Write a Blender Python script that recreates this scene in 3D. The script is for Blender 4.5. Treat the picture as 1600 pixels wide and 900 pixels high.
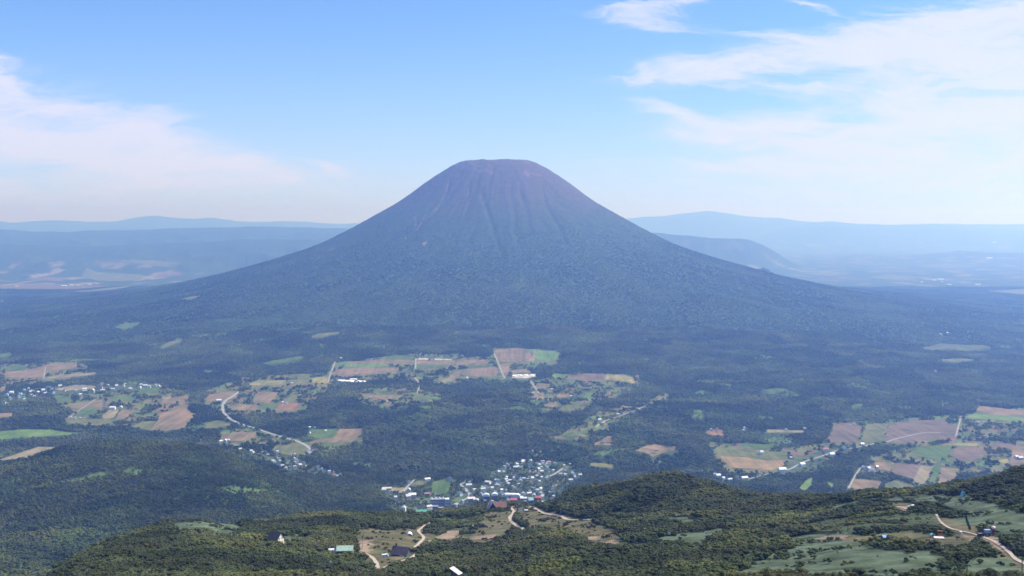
import bpy, bmesh, math, random
import numpy as np
from mathutils import Vector, Matrix

random.seed(7); RNG = np.random.default_rng(11)
for o in list(bpy.data.objects): bpy.data.objects.remove(o)
SC = bpy.context.scene
COL = SC.collection

# ------------------------------------------------------------------ camera
F = 1716.0          # focal length in pixels of a 1600 wide frame
CZ = 1150.0         # eye height above the sea
EYE = 350.0         # row of the eye level
cd = bpy.data.cameras.new('camera'); cam = bpy.data.objects.new('camera', cd); COL.objects.link(cam)
cd.sensor_width = 36.0; cd.lens = 36.0 * F / 1600.0; cd.shift_y = -100.0 / 1600.0
cd.clip_start = 0.5; cd.clip_end = 200000.0
cam.location = (0, 0, CZ); cam.rotation_euler = (math.radians(90), 0, 0)
SC.camera = cam

# ------------------------------------------------------------------ light, sky, exposure
SUN_EL, SUN_AZ = 50.0, 72.0         # azimuth from +Y (view direction) towards +X
wd = bpy.data.worlds.new('World'); SC.world = wd; wd.use_nodes = True
nt = wd.node_tree; nt.nodes.clear()
def N(t, **kw):
    n = nt.nodes.new(t)
    for k, v in kw.items(): setattr(n, k, v)
    return n
def L(a, b): nt.links.new(a, b)
def M(op, a, b=None, c=None, clamp=False):
    n = nt.nodes.new('ShaderNodeMath'); n.operation = op; n.use_clamp = clamp
    for i, v in enumerate((a, b, c)):
        if v is None: continue
        if isinstance(v, (int, float)): n.inputs[i].default_value = v
        else: nt.links.new(v, n.inputs[i])
    return n.outputs[0]
sky = N('ShaderNodeTexSky'); sky.sky_type = 'NISHITA'; sky.sun_disc = False
sky.sun_elevation = math.radians(SUN_EL); sky.sun_rotation = math.radians(SUN_AZ)
sky.altitude = 1100; sky.air_density = 1.0; sky.dust_density = 0.35; sky.ozone_density = 3.0
tc = N('ShaderNodeTexCoord'); sep = N('ShaderNodeSeparateXYZ'); L(tc.outputs['Generated'], sep.inputs[0])
DX, DY, DZ = sep.outputs
yy = M('MAXIMUM', DY, 0.05)
U_ = M('DIVIDE', DX, yy)            # tangent of the bearing
V_ = M('DIVIDE', DZ, yy)            # tangent of the height
def soft(lo, hi, x):
    n = nt.nodes.new('ShaderNodeMapRange'); n.interpolation_type = 'SMOOTHSTEP'; n.clamp = True
    n.inputs['From Min'].default_value = lo; n.inputs['From Max'].default_value = hi
    nt.links.new(x, n.inputs['Value']); return n.outputs['Result']
def comb(x, y, z=0.0):
    n = nt.nodes.new('ShaderNodeCombineXYZ')
    for i, v in enumerate((x, y, z)):
        if isinstance(v, (int, float)): n.inputs[i].default_value = v
        else: nt.links.new(v, n.inputs[i])
    return n.outputs[0]
def noise(vec, scale, detail, rough, dist=0.0):
    n = nt.nodes.new('ShaderNodeTexNoise'); n.inputs['Scale'].default_value = scale
    n.inputs['Detail'].default_value = detail; n.inputs['Roughness'].default_value = rough
    n.inputs['Distortion'].default_value = dist; nt.links.new(vec, n.inputs['Vector']); return n.outputs[0]
# a cloud patch: an ellipse in bearing / height, given in the photo's terms, with a tilt
warp = M('MULTIPLY', M('SUBTRACT', noise(comb(M('MULTIPLY', U_, 1.0), M('MULTIPLY', V_, 2.6), 3.0), 6.0, 5, 0.6), 0.5), 0.10)
warp2 = M('MULTIPLY', M('SUBTRACT', noise(comb(M('MULTIPLY', U_, 1.0), M('MULTIPLY', V_, 2.6), 9.0), 6.0, 5, 0.6), 0.5), 0.05)
Uw = M('ADD', U_, warp); Vw = M('ADD', V_, warp2)
def patch(px, py, rx, ry, tilt, amp, edge=0.0):
    cu, cv = (px - 800) / F, (EYE - py) / F
    ct, st = math.cos(math.radians(tilt)), math.sin(math.radians(tilt))
    du = M('SUBTRACT', Uw, cu); dv = M('SUBTRACT', Vw, cv)
    a = M('ADD', M('MULTIPLY', du, ct * F / rx), M('MULTIPLY', dv, st * F / rx))
    b = M('ADD', M('MULTIPLY', du, -st * F / ry), M('MULTIPLY', dv, ct * F / ry))
    r2 = M('ADD', M('MULTIPLY', a, a), M('MULTIPLY', b, b))
    return M('MULTIPLY', M('EXPONENT', M('MULTIPLY', r2, -1.0)), amp)
PATCH = [
 (40, 170, 130, 38, -14, 1.0), (175, 205, 130, 42, -8, 1.0), (60, 235, 170, 26, -6, 0.7), (230, 255, 120, 22, -6, 0.6),
 (350, 268, 150, 28, -6, 0.95), (100, 290, 320, 26, 0, 0.65), (120, 190, 150, 40, -8, 0.4), (0, 140, 60, 22, -20, 0.7),
 (1000, 34, 80, 16, -8, 0.85), (1050, 8, 70, 12, 12, 0.6), (1110, 108, 130, 17, 4, 0.95), (1180, 135, 200, 12, -4, 0.5),
 (1025, 163, 55, 10, -8, 0.7), (1500, 30, 240, 26, 8, 0.75), (1420, 70, 190, 24, 0, 0.6), (1560, 90, 230, 60, 4, 1.0),
 (1400, 130, 190, 24, 4, 0.6), (1500, 160, 190, 28, 0, 0.8), (1180, 205, 130, 25, -2, 0.9), (1330, 215, 210, 22, -4, 0.85), (1560, 190, 160, 26, 0, 0.9),
 (1130, 262, 260, 15, 0, 0.55), (1330, 270, 220, 18, 0, 0.55), (1560, 235, 200, 22, 0, 0.7), (1480, 290, 300, 26, 0, 0.4),
 (1680, 150, 300, 140, 0, 0.35), (1420, 270, 440, 60, 0, 0.25), (1300, 100, 200, 12, 6, 0.4), (1240, 60, 120, 8, -6, 0.35), (870, 48, 40, 7, 0, 0.3), (1290, 20, 70, 6, -30, 0.4), (480, 260, 40, 7, -15, 0.3),
]
dens = None
for p in PATCH:
    q = patch(*p); dens = q if dens is None else M('ADD', dens, q)
st1 = noise(comb(M('ADD', M('MULTIPLY', Uw, 1.3), M('MULTIPLY', Vw, 2.0)), M('ADD', M('MULTIPLY', Vw, 8.0), M('MULTIPLY', Uw, -0.5)), 0.0), 4.2, 9, 0.66, 0.5)
st2 = noise(comb(M('MULTIPLY', Uw, 3.5), M('ADD', M('MULTIPLY', Vw, 26.0), M('MULTIPLY', Uw, 2.5)), 5.0), 5.0, 9, 0.7, 0.4)
tex = M('ADD', M('MULTIPLY', soft(0.36, 0.64, st1), 0.62), M('MULTIPLY', soft(0.32, 0.70, st2), 0.38))
dens = M('MINIMUM', dens, 1.0)
val = M('ADD', dens, M('MULTIPLY', M('SUBTRACT', tex, 0.55), 1.15))
cl = M('MULTIPLY', soft(-0.12, 1.12, val), soft(0.0, 0.42, dens))
# low band of small cumulus just above the skyline
band = M('MULTIPLY', soft(0.008, 0.012, V_), M('SUBTRACT', 1.0, soft(0.016, 0.021, V_)))
puff = M('MULTIPLY', soft(0.50, 0.66, noise(comb(M('MULTIPLY', U_, 16.0), M('MULTIPLY', V_, 60.0), 2.0), 3.0, 5, 0.6)), band)
puff = M('MULTIPLY', puff, 0.55)
cov = M('MAXIMUM', M('MULTIPLY', cl, 0.86), puff)
tint = N('ShaderNodeMix', data_type='RGBA', blend_type='MULTIPLY'); tint.inputs[0].default_value = 1.0
L(sky.outputs[0], tint.inputs[6]); tint.inputs[7].default_value = (0.58, 0.92, 1.32, 1)
hz = N('ShaderNodeMix', data_type='RGBA'); L(M('MULTIPLY', M('EXPONENT', M('MULTIPLY', M('MAXIMUM', V_, 0.0), -11.0)), 0.88), hz.inputs[0])
L(tint.outputs[2], hz.inputs[6]); hz.inputs[7].default_value = (5.9, 6.4, 9.4, 1)
mx = N('ShaderNodeMix', data_type='RGBA'); L(cov, mx.inputs[0]); L(hz.outputs[2], mx.inputs[6])
mx.inputs[7].default_value = (6.4, 6.5, 8.0, 1)
bg = N('ShaderNodeBackground'); bg.inputs[1].default_value = 0.089; L(mx.outputs[2], bg.inputs[0])
wo = N('ShaderNodeOutputWorld'); L(bg.outputs[0], wo.inputs[0])

sd = bpy.data.lights.new('sun', 'SUN'); sd.energy = 5.0; sd.angle = math.radians(0.5); sd.color = (1.0, 0.95, 0.87)
sun = bpy.data.objects.new('sun', sd); COL.objects.link(sun)
el, az = math.radians(SUN_EL), math.radians(SUN_AZ)
SUND = Vector((math.cos(el) * math.sin(az), math.cos(el) * math.cos(az), math.sin(el)))
sun.rotation_euler = SUND.to_track_quat('Z', 'Y').to_euler(); sun.location = (0, 0, 3000)

SC.view_settings.view_transform = 'Standard'; SC.view_settings.look = 'None'
SC.view_settings.exposure = 0.57; SC.view_settings.gamma = 1.0
SC.view_settings.use_curve_mapping = False
cy = SC.cycles
cy.use_denoising = True; cy.max_bounces = 4; cy.diffuse_bounces = 2; cy.glossy_bounces = 1
cy.transparent_max_bounces = 4; cy.volume_bounces = 1; cy.caustics_reflective = False; cy.caustics_refractive = False
wd.cycles.sampling_method = 'MANUAL'; wd.cycles.sample_map_resolution = 512

HAZE_DENSITY = 7.1e-5
HAZE_COLOR = (0.235, 0.425, 1.0)

# ------------------------------------------------------------------ helpers
def tag(o, label=None, cat=None, group=None, kind=None):
    if label: o['label'] = label
    if cat: o['category'] = cat
    if group: o['group'] = group
    if kind: o['kind'] = kind
    return o

def perlin(x, y, seed=0):
    r = np.random.default_rng(seed); P = r.permutation(512).astype(np.int64); G = r.uniform(0, 2 * np.pi, 512)
    xi = np.floor(x).astype(np.int64); yi = np.floor(y).astype(np.int64); xf = x - xi; yf = y - yi
    u = xf * xf * xf * (xf * (xf * 6 - 15) + 10); v = yf * yf * yf * (yf * (yf * 6 - 15) + 10)
    def g(ix, iy, fx, fy):
        h = G[P[(P[ix & 511] + iy) & 511]]
        return np.cos(h) * fx + np.sin(h) * fy
    a = g(xi, yi, xf, yf); b = g(xi + 1, yi, xf - 1, yf); c = g(xi, yi + 1, xf, yf - 1); d = g(xi + 1, yi + 1, xf - 1, yf - 1)
    return (a + u * (b - a)) * (1 - v) + (c + u * (d - c)) * v
def fbm(x, y, octv=5, seed=0, gain=0.5, lac=2.03):
    s = 0; a = 1.0; t = 0
    for i in range(octv):
        s = s + a * perlin(x, y, seed + i * 17); t += a; a *= gain; x = x * lac + 13.7; y = y * lac - 7.1
    return s * 1.5 / t
def ridged(x, y, octv=4, seed=0):
    s = 0; a = 1.0; t = 0
    for i in range(octv):
        s = s + a * (1 - 2.2 * np.abs(perlin(x, y, seed + i * 31))); t += a; a *= 0.5; x = x * 2.1 + 5.3; y = y * 2.1 + 1.7
    return s / t
def sstep(a, b, x):
    t = np.clip((x - a) / (b - a), 0, 1); return t * t * (3 - 2 * t)
def pchip(xk, yk, x):
    xk = np.asarray(xk, float); yk = np.asarray(yk, float); h = np.diff(xk)[(...,) + (None,) * (yk.ndim - 1)] if yk.ndim > 1 else np.diff(xk)
    dl = np.diff(yk, axis=0) / h; m = np.zeros_like(yk)
    a, b = dl[:-1], dl[1:]; hh = h[:-1] + 2 * h[1:]; hg = 2 * h[:-1] + h[1:]
    with np.errstate(divide='ignore', invalid='ignore'):
        m[1:-1] = np.where(a * b > 0, (hh + hg) / (hh / a + hg / b), 0.0)
    m[0] = dl[0]; m[-1] = dl[-1]
    i = np.clip(np.searchsorted(xk, x) - 1, 0, len(xk) - 2); hh = (xk[i + 1] - xk[i]); t = (x - xk[i]) / hh
    if yk.ndim > 1: t = t[:, None]; hh = hh[:, None]
    t = np.clip(t, 0, 1)
    return (1 + 2 * t) * (1 - t) ** 2 * yk[i] + t * (1 - t) ** 2 * hh * m[i] + t * t * (3 - 2 * t) * yk[i + 1] + t * t * (t - 1) * hh * m[i + 1]

# ------------------------------------------------------------------ terrain height field (fan grid: bearing x distance)
UC = np.arange(-450, 2051, 2.0)
def rows(a, b, r): return np.exp(np.arange(math.log(a), math.log(b), r))
DR = np.concatenate([rows(2, 60, 0.08), rows(60, 300, 0.02), rows(300, 1700, 0.004), rows(1700, 3500, 0.0045), rows(3500, 13600, 0.0032), rows(13600, 66000, 0.0055)])
LD = np.log(DR); NU, ND = len(UC), len(DR)
# near relief: per bearing, (distance, row in the photo) pairs
NEAR = {
 -450: [(420, 1010), (900, 1060), (1300, 1040), (1800, 960), (2200, 910), (2600, 860), (3000, 820), (3400, 790)],
 -200: [(420, 1010), (900, 1060), (1300, 1040), (1800, 955), (2200, 900), (2600, 850), (3000, 800), (3350, 760), (3600, 755)],
 0:    [(420, 1000), (700, 1010), (900, 1030), (1300, 1035), (1800, 955), (2200, 897), (2600, 848), (3000, 795), (3350, 742), (3550, 727)],
 60:   [(420, 1000), (700, 955), (900, 930), (1100, 935), (1400, 975), (1800, 960), (2200, 897), (2600, 850), (3000, 785), (3350, 733), (3550, 716)],
 100:  [(420, 1000), (700, 925), (850, 898), (960, 885), (1200, 905), (1600, 935), (2100, 915), (2500, 868), (2900, 800), (3300, 728), (3580, 702)],
 200:  [(420, 990), (700, 905), (900, 862), (1130, 838), (1300, 850), (1600, 885), (2100, 905), (2500, 866), (2800, 815), (3100, 757), (3400, 712), (3620, 692)],
 300:  [(420, 985), (600, 930), (800, 880), (1000, 842), (1200, 815), (1350, 825), (1700, 870), (2200, 890), (2550, 868), (2850, 812), (3150, 755), (3400, 718), (3600, 699)],
 400:  [(420, 980), (600, 932), (800, 890), (1000, 852), (1150, 832), (1280, 821), (1450, 835), (1800, 872), (2200, 886), (2600, 860), (2900, 810), (3200, 765), (3450, 738), (3600, 730)],
 500:  [(420, 980), (600, 937), (800, 888), (950, 866), (1100, 842), (1250, 818), (1380, 807), (1550, 826), (1900, 866), (2300, 885), (2700, 868), (3000, 832), (3300, 793), (3600, 762)],
 600:  [(420, 985), (600, 945), (780, 902), (900, 878), (1050, 852), (1250, 825), (1450, 807), (1600, 822), (2000, 860), (2400, 880), (2700, 873), (3000, 846), (3300, 806), (3560, 776)],
 700:  [(420, 990), (600, 942), (760, 902), (900, 880), (1050, 860), (1200, 842), (1400, 818), (1600, 803), (1750, 815), (2000, 845), (2600, 872), (3100, 860), (3450, 824)],
 770:  [(420, 990), (600, 942), (760, 902), (950, 868), (1150, 840), (1400, 813), (1600, 796), (1720, 791), (1850, 800), (2050, 825), (2600, 864), (3100, 858), (3450, 824)],
 850:  [(420, 975), (500, 955), (650, 907), (800, 872), (950, 850), (1150, 829), (1350, 810), (1550, 797), (1700, 792), (1850, 805), (2100, 830), (2600, 860), (3100, 858), (3450, 824)],
 900:  [(420, 965), (500, 940), (620, 906), (780, 872), (930, 848), (1100, 828), (1300, 806), (1450, 780), (1560, 768), (1750, 790), (2200, 840), (2700, 860), (3100, 858), (3450, 824)],
 950:  [(420, 955), (600, 906), (750, 872), (900, 847), (1050, 827), (1200, 808), (1350, 780), (1500, 762), (1700, 785), (2200, 840), (2700, 860), (3100, 858), (3450, 824)],
 1050: [(420, 945), (550, 906), (700, 869), (850, 840), (1000, 817), (1150, 795), (1300, 760), (1420, 745), (1600, 765), (2000, 825), (2600, 862), (3100, 858), (3450, 824)],
 1150: [(420, 930), (500, 905), (650, 868), (800, 841), (950, 820), (1100, 798), (1250, 776), (1340, 769), (1500, 785), (2000, 842), (2600, 868), (3100, 858), (3450, 824)],
 1250: [(420, 922), (480, 905), (600, 870), (750, 839), (900, 815), (1050, 794), (1200, 779), (1350, 795), (1900, 850), (2600, 872), (3100, 858), (3450, 824)],
 1350: [(360, 945), (450, 908), (600, 857), (700, 834), (800, 814), (920, 793), (1050, 773), (1200, 785), (1800, 855), (2600, 880), (3100, 860), (3450, 824)],
 1450: [(360, 935), (430, 906), (550, 864), (650, 838), (750, 813), (850, 793), (950, 776), (1050, 766), (1200, 780), (1800, 855), (2600, 880), (3100, 860), (3450, 824)],
 1550: [(360, 930), (420, 906), (520, 872), (620, 840), (700, 814), (800, 786), (900, 762), (980, 749), (1150, 768), (1800, 855), (2600, 880), (3100, 860), (3450, 824)],
 1600: [(360, 930), (420, 906), (520, 869), (620, 836), (700, 809), (800, 778), (900, 748), (970, 735), (1150, 755), (1800, 850), (2600, 880), (3100, 860), (3450, 824)],
 1800: [(360, 925), (420, 896), (620, 820), (800, 750), (950, 700), (1150, 720), (1800, 830), (2600, 870), (3100, 860), (3450, 824)],
 2050: [(360, 920), (420, 890), (620, 800), (800, 720), (950, 660), (1150, 690), (1800, 820), (2600, 870), (3100, 860), (3450, 824)],
}
ks = sorted(NEAR); ZN = []
for k in ks:
    pts = [(2, CZ - 1.75), (30, CZ - 13), (150, CZ - 62)] + [(d, CZ - (v - EYE) / F * d) for d, v in NEAR[k]]
    if pts[-1][0] < 3400: pts.append((3800, 240))
    pts.append((3980, 215)); pts.append((4300, 205)); pts.append((70000, 205))
    pts = np.array(pts); ZN.append(pchip(np.log(pts[:, 0]), pts[:, 1], LD))
ZN = pchip(ks, np.array(ZN), UC)                     # (NU, ND)
D2 = np.broadcast_to(DR, (NU, ND)); U2 = np.broadcast_to(UC[:, None], (NU, ND)); X2 = (U2 - 800) / F * D2; Y2 = D2
# volcano
VC = ((777 - 800) / F * 12500, 12500.0)
vx, vy = X2 - VC[0], Y2 - VC[1]; vr = np.hypot(vx, vy); va = np.arctan2(vx, -vy)
PR = [(0, 1866), (345, 1866), (420, 1850), (515, 1808), (665, 1715), (805, 1618), (1105, 1398), (1420, 1218), (1747, 1040), (2002, 920), (2366, 790), (2730, 682), (3094, 588), (3458, 502), (3822, 438), (4186, 382), (4914, 298), (5700, 232), (6600, 208), (9000, 200), (80000, 200)]
PR = np.array(PR, float); zv = pchip(PR[:, 0], PR[:, 1], np.minimum(vr, 79999).ravel()).reshape(vr.shape)
wa = va + 0.10 * fbm(va * 2.0 + 9, vr / 900, 3, 5)
gul = ridged(wa * 5.2 + 3, vr / 5200 + 2, 4, 40)
gfine = ridged(wa * 17 + 3, vr / 2600 + 2, 3, 60)
gamp = sstep(380, 900, vr) * (1 - sstep(2600, 5200, vr))
zv = zv + gamp * ((17 + 18 * fbm(va * 1.5 + 4, vr / 1500, 2, 8)) * (gul - 0.55) + 13 * (gfine - 0.55))
zv = zv + (1 - sstep(300, 420, vr)) * (-110 * (1 - sstep(0, 330, vr)))           # crater
zv = zv + sstep(0, 350, vr) * (1 - sstep(420, 900, vr)) * (11 * fbm(X2 / 120, Y2 / 130, 4, 71) + 9 * fbm(X2 / 36, Y2 / 60, 3, 72))
zv = zv - 9 * np.exp(-(((vx + 60) / 90) ** 2 + ((vy + 420) / 130) ** 2))        # small side crater at the near rim
zv = zv + sstep(2300, 3600, vr) * (1 - sstep(5600, 7200, vr)) * 22 * (ridged(wa * 8 + 11, vr / 2600 + 4, 4, 66) - 0.5)
zv = zv + 1.0 * sstep(2000, 3500, vr) * (1 - sstep(6500, 8500, vr)) * 16 * fbm(X2 / 700, Y2 / 700, 5, 77)
def conelet(px, py_d, h, r, k=1.0):
    cx, cyy = (px - 800) / F * py_d, py_d
    return h * np.exp(-(((X2 - cx) / (r * k)) ** 2 + ((Y2 - cyy) / r) ** 2))
zv = zv + conelet(1196, 12700, 48, 80, 0.9) + conelet(663, 8600, 45, 150, 1.9) + conelet(1310, 8300, 45, 140, 1.3) + conelet(1120, 9300, 40, 260, 1.2)
# plain and its low relief
zp = 205 + 14 * fbm(X2 / 1500, Y2 / 1500, 3, 3) * sstep(3900, 5000, D2)
hilly = np.exp(-(((U2 - 740) / 190) ** 2)) * sstep(4350, 4800, D2) * (1 - sstep(5600, 6400, D2))
hilly2 = np.exp(-(((U2 - 1250) / 300) ** 2)) * sstep(5400, 6000, D2) * (1 - sstep(7200, 8000, D2))
hilly3 = np.exp(-(((U2 - 1050) / 120) ** 2)) * sstep(4250, 4500, D2) * (1 - sstep(5200, 6000, D2))
zp = zp + (hilly * 95 + hilly2 * 60 + hilly3 * 50) * (ridged(X2 / 620 + 4, Y2 / 620 + 1, 4, 90) - 0.25)
zp = zp + 10 * hilly * fbm(X2 / 120, Y2 / 120, 3, 92)
zfar = np.maximum(zp, 0) + np.maximum(zv - 205, 0)
# distant ranges: skyline rows at a distance
def ridge(pts, D, w, seed, foot=205, rough=0.10, fw=None):
    pts = np.array(pts, float); v = np.interp(UC, pts[:, 0], pts[:, 1])
    k = np.ones(9) / 9; v = np.convolve(np.pad(v, 4, mode='edge'), k, 'valid') - 3.0 * fbm(UC / 75.0 + seed, UC * 0 + seed * 1.7, 5, seed + 200)
    zs = (CZ + (EYE - v) / F * D)[:, None]
    t = (LD - math.log(D))[None, :]; wf = fw or w
    prof = np.where(t < 0, np.exp(-(t / wf) ** 2), np.exp(-(t / w) ** 2))
    n = ridged(X2 / (D * 0.09) + seed, Y2 / (D * 0.09), 5, seed)
    prof = prof * (1 + rough * 1.6 * (n - 0.5) * (1 - prof))
    return (zs - foot) * prof
R1 = ridge([(-450, 356), (0, 358), (60, 361), (110, 363), (250, 357), (400, 354), (520, 356), (600, 360), (900, 380), (2050, 430)], 30000, 0.15, 5, rough=0.9, fw=0.22)
R1 = R1 * (1 - sstep(560, 900, U2))
R1b = ridge([(-450, 376), (0, 380), (150, 386), (300, 378), (420, 372), (560, 380), (900, 430), (2050, 470)], 22500, 0.10, 15, rough=0.9) * (1 - sstep(560, 800, U2))
R2 = ridge([(-450, 340), (-60, 340), (0, 345), (20, 348), (60, 346), (90, 344), (120, 347), (180, 346), (200, 341), (240, 337), (270, 341), (300, 341), (330, 339), (370, 346), (430, 345), (470, 346), (540, 350), (700, 349), (900, 347), (1000, 340), (1050, 335), (1085, 331), (1110, 329), (1140, 334), (1160, 338), (1200, 340), (1250, 345), (1320, 350), (1500, 350), (2050, 350)], 56000, 0.12, 8, rough=0.5)
R3 = ridge([(-450, 520), (1000, 470), (1080, 420), (1150, 376), (1200, 362), (1250, 351), (1290, 346), (1350, 350), (1400, 352), (1460, 351), (1520, 354), (1600, 358), (1800, 360), (2050, 358)], 52000, 0.16, 12, rough=0.9)
R5 = ridge([(-450, 560), (1180, 470), (1260, 412), (1330, 398), (1420, 402), (1500, 392), (1600, 396), (1700, 400), (2050, 400)], 30000, 0.10, 28, rough=0.9)
R4 = ridge([(-450, 520), (850, 470), (960, 368), (1030, 363), (1060, 367), (1100, 372), (1165, 372), (1195, 384), (1240, 412), (1290, 440), (1400, 480), (2050, 500)], 23500, 0.06, 18, rough=0.9)
rg = np.maximum(np.maximum(np.maximum(R1, R1b), np.maximum(R2, R3)), np.maximum(R4, R5)) * sstep(12800, 15500, D2)
zfar = np.maximum(zfar, 205 + rg) + 6 * sstep(13000, 16000, D2) * fbm(X2 / 1500, Y2 / 1500, 4, 33)
bl = sstep(3700, 4250, D2)
Z2 = ZN * (1 - bl) + zfar * bl
nearm = sstep(250, 500, D2) * (1 - sstep(3500, 4100, D2))
Z2 = Z2 + nearm * (2.6 * fbm(X2 / 70, Y2 / 70, 4, 21) + sstep(1600, 2600, D2) * (1 - sstep(3400, 3900, D2)) * 17 * (ridged(X2 / 330, Y2 / 420, 4, 25) - 0.4))
Z2 = np.where(D2 > 3600, np.maximum(Z2, 165), Z2)

def lookup(arr, x, y):
    x = np.asarray(x, float); y = np.maximum(np.asarray(y, float), 2.0)
    u = np.clip((800 + F * x / y - UC[0]) / 2.0, 0, NU - 1.001); iu = u.astype(int); fu = u - iu
    ld = np.log(y); j = np.clip(np.searchsorted(LD, ld) - 1, 0, ND - 2); fd = np.clip((y - DR[j]) / (DR[j + 1] - DR[j]), 0, 1)
    return (arr[iu, j] * (1 - fu) + arr[iu + 1, j] * fu) * (1 - fd) + (arr[iu, j + 1] * (1 - fu) + arr[iu + 1, j + 1] * fu) * fd
def height(x, y): return lookup(Z2, x, y)
V2 = EYE + F * (CZ - Z2) / D2
VMIN = np.minimum.accumulate(np.where(D2 > 300, V2, 1e9), axis=1)
def hit(px, py, dmin=330.0):
    """ground point seen at that place of the photo"""
    iu = (px - UC[0]) / 2.0; i = int(np.clip(iu, 0, NU - 2)); f = iu - i
    col = V2[i] * (1 - f) + V2[i + 1] * f
    j = np.nonzero((col <= py) & (DR > dmin))[0]; j = j[0] if len(j) else int(np.argmin(np.where(DR > dmin, col, 1e9)))
    d = DR[j]
    if j > 0 and col[j - 1] > py > col[j]: d = DR[j - 1] + (DR[j] - DR[j - 1]) * (col[j - 1] - py) / (col[j - 1] - col[j])
    x = (px - 800) / F * d
    return np.array([x, d, float(height(x, d))])
def inpoly(poly, x, y):
    r = np.zeros(x.shape, bool); n = len(poly)
    for i in range(n):
        x0, y0 = poly[i]; x1, y1 = poly[(i + 1) % n]
        if y0 == y1: continue
        c = ((y0 > y) != (y1 > y)) & (x < (x1 - x0) * (y - y0) / (y1 - y0) + x0); r ^= c
    return r
def world_poly(pp, dmin=330.0, sub=3):
    out = []
    for i in range(len(pp)):
        a, b = pp[i], pp[(i + 1) % len(pp)]
        for k in range(sub):
            t = k / sub; out.append(hit(a[0] + (b[0] - a[0]) * t, a[1] + (b[1] - a[1]) * t, dmin)[:2])
    return np.array(out)

# ------------------------------------------------------------------ materials
def mat(name, col, rough=0.85, noise_scale=None, noise_amt=0.25, spec=0.2, metal=0.0, col2=None):
    m = bpy.data.materials.new(name); m.use_nodes = True; t = m.node_tree; b = t.nodes['Principled BSDF']
    b.inputs['Roughness'].default_value = rough; b.inputs['Specular IOR Level'].default_value = spec; b.inputs['Metallic'].default_value = metal
    b.inputs['Base Color'].default_value = (*col, 1)
    if noise_scale:
        g = t.nodes.new('ShaderNodeNewGeometry'); n = t.nodes.new('ShaderNodeTexNoise'); n.inputs['Scale'].default_value = noise_scale
        n.inputs['Detail'].default_value = 6; n.inputs['Roughness'].default_value = 0.65; t.links.new(g.outputs['Position'], n.inputs['Vector'])
        r = t.nodes.new('ShaderNodeMapRange'); r.inputs['From Min'].default_value = 0.3; r.inputs['From Max'].default_value = 0.7
        t.links.new(n.outputs[0], r.inputs['Value'])
        x = t.nodes.new('ShaderNodeMix'); x.data_type = 'RGBA'; t.links.new(r.outputs[0], x.inputs[0])
        c2 = col2 or tuple(c * (1 - noise_amt) for c in col)
        x.inputs[6].default_value = (*c2, 1); x.inputs[7].default_value = (*[c * (1 + noise_amt * 0.6) for c in col], 1)
        t.links.new(x.outputs[2], b.inputs['Base Color'])
    return m
_mc = {}
def cmat(kind, col, rough=0.7, ns=0.8, amt=0.2):
    k = (kind, col)
    if k not in _mc: _mc[k] = mat(kind, col, rough, ns, amt)
    return _mc[k]

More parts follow.
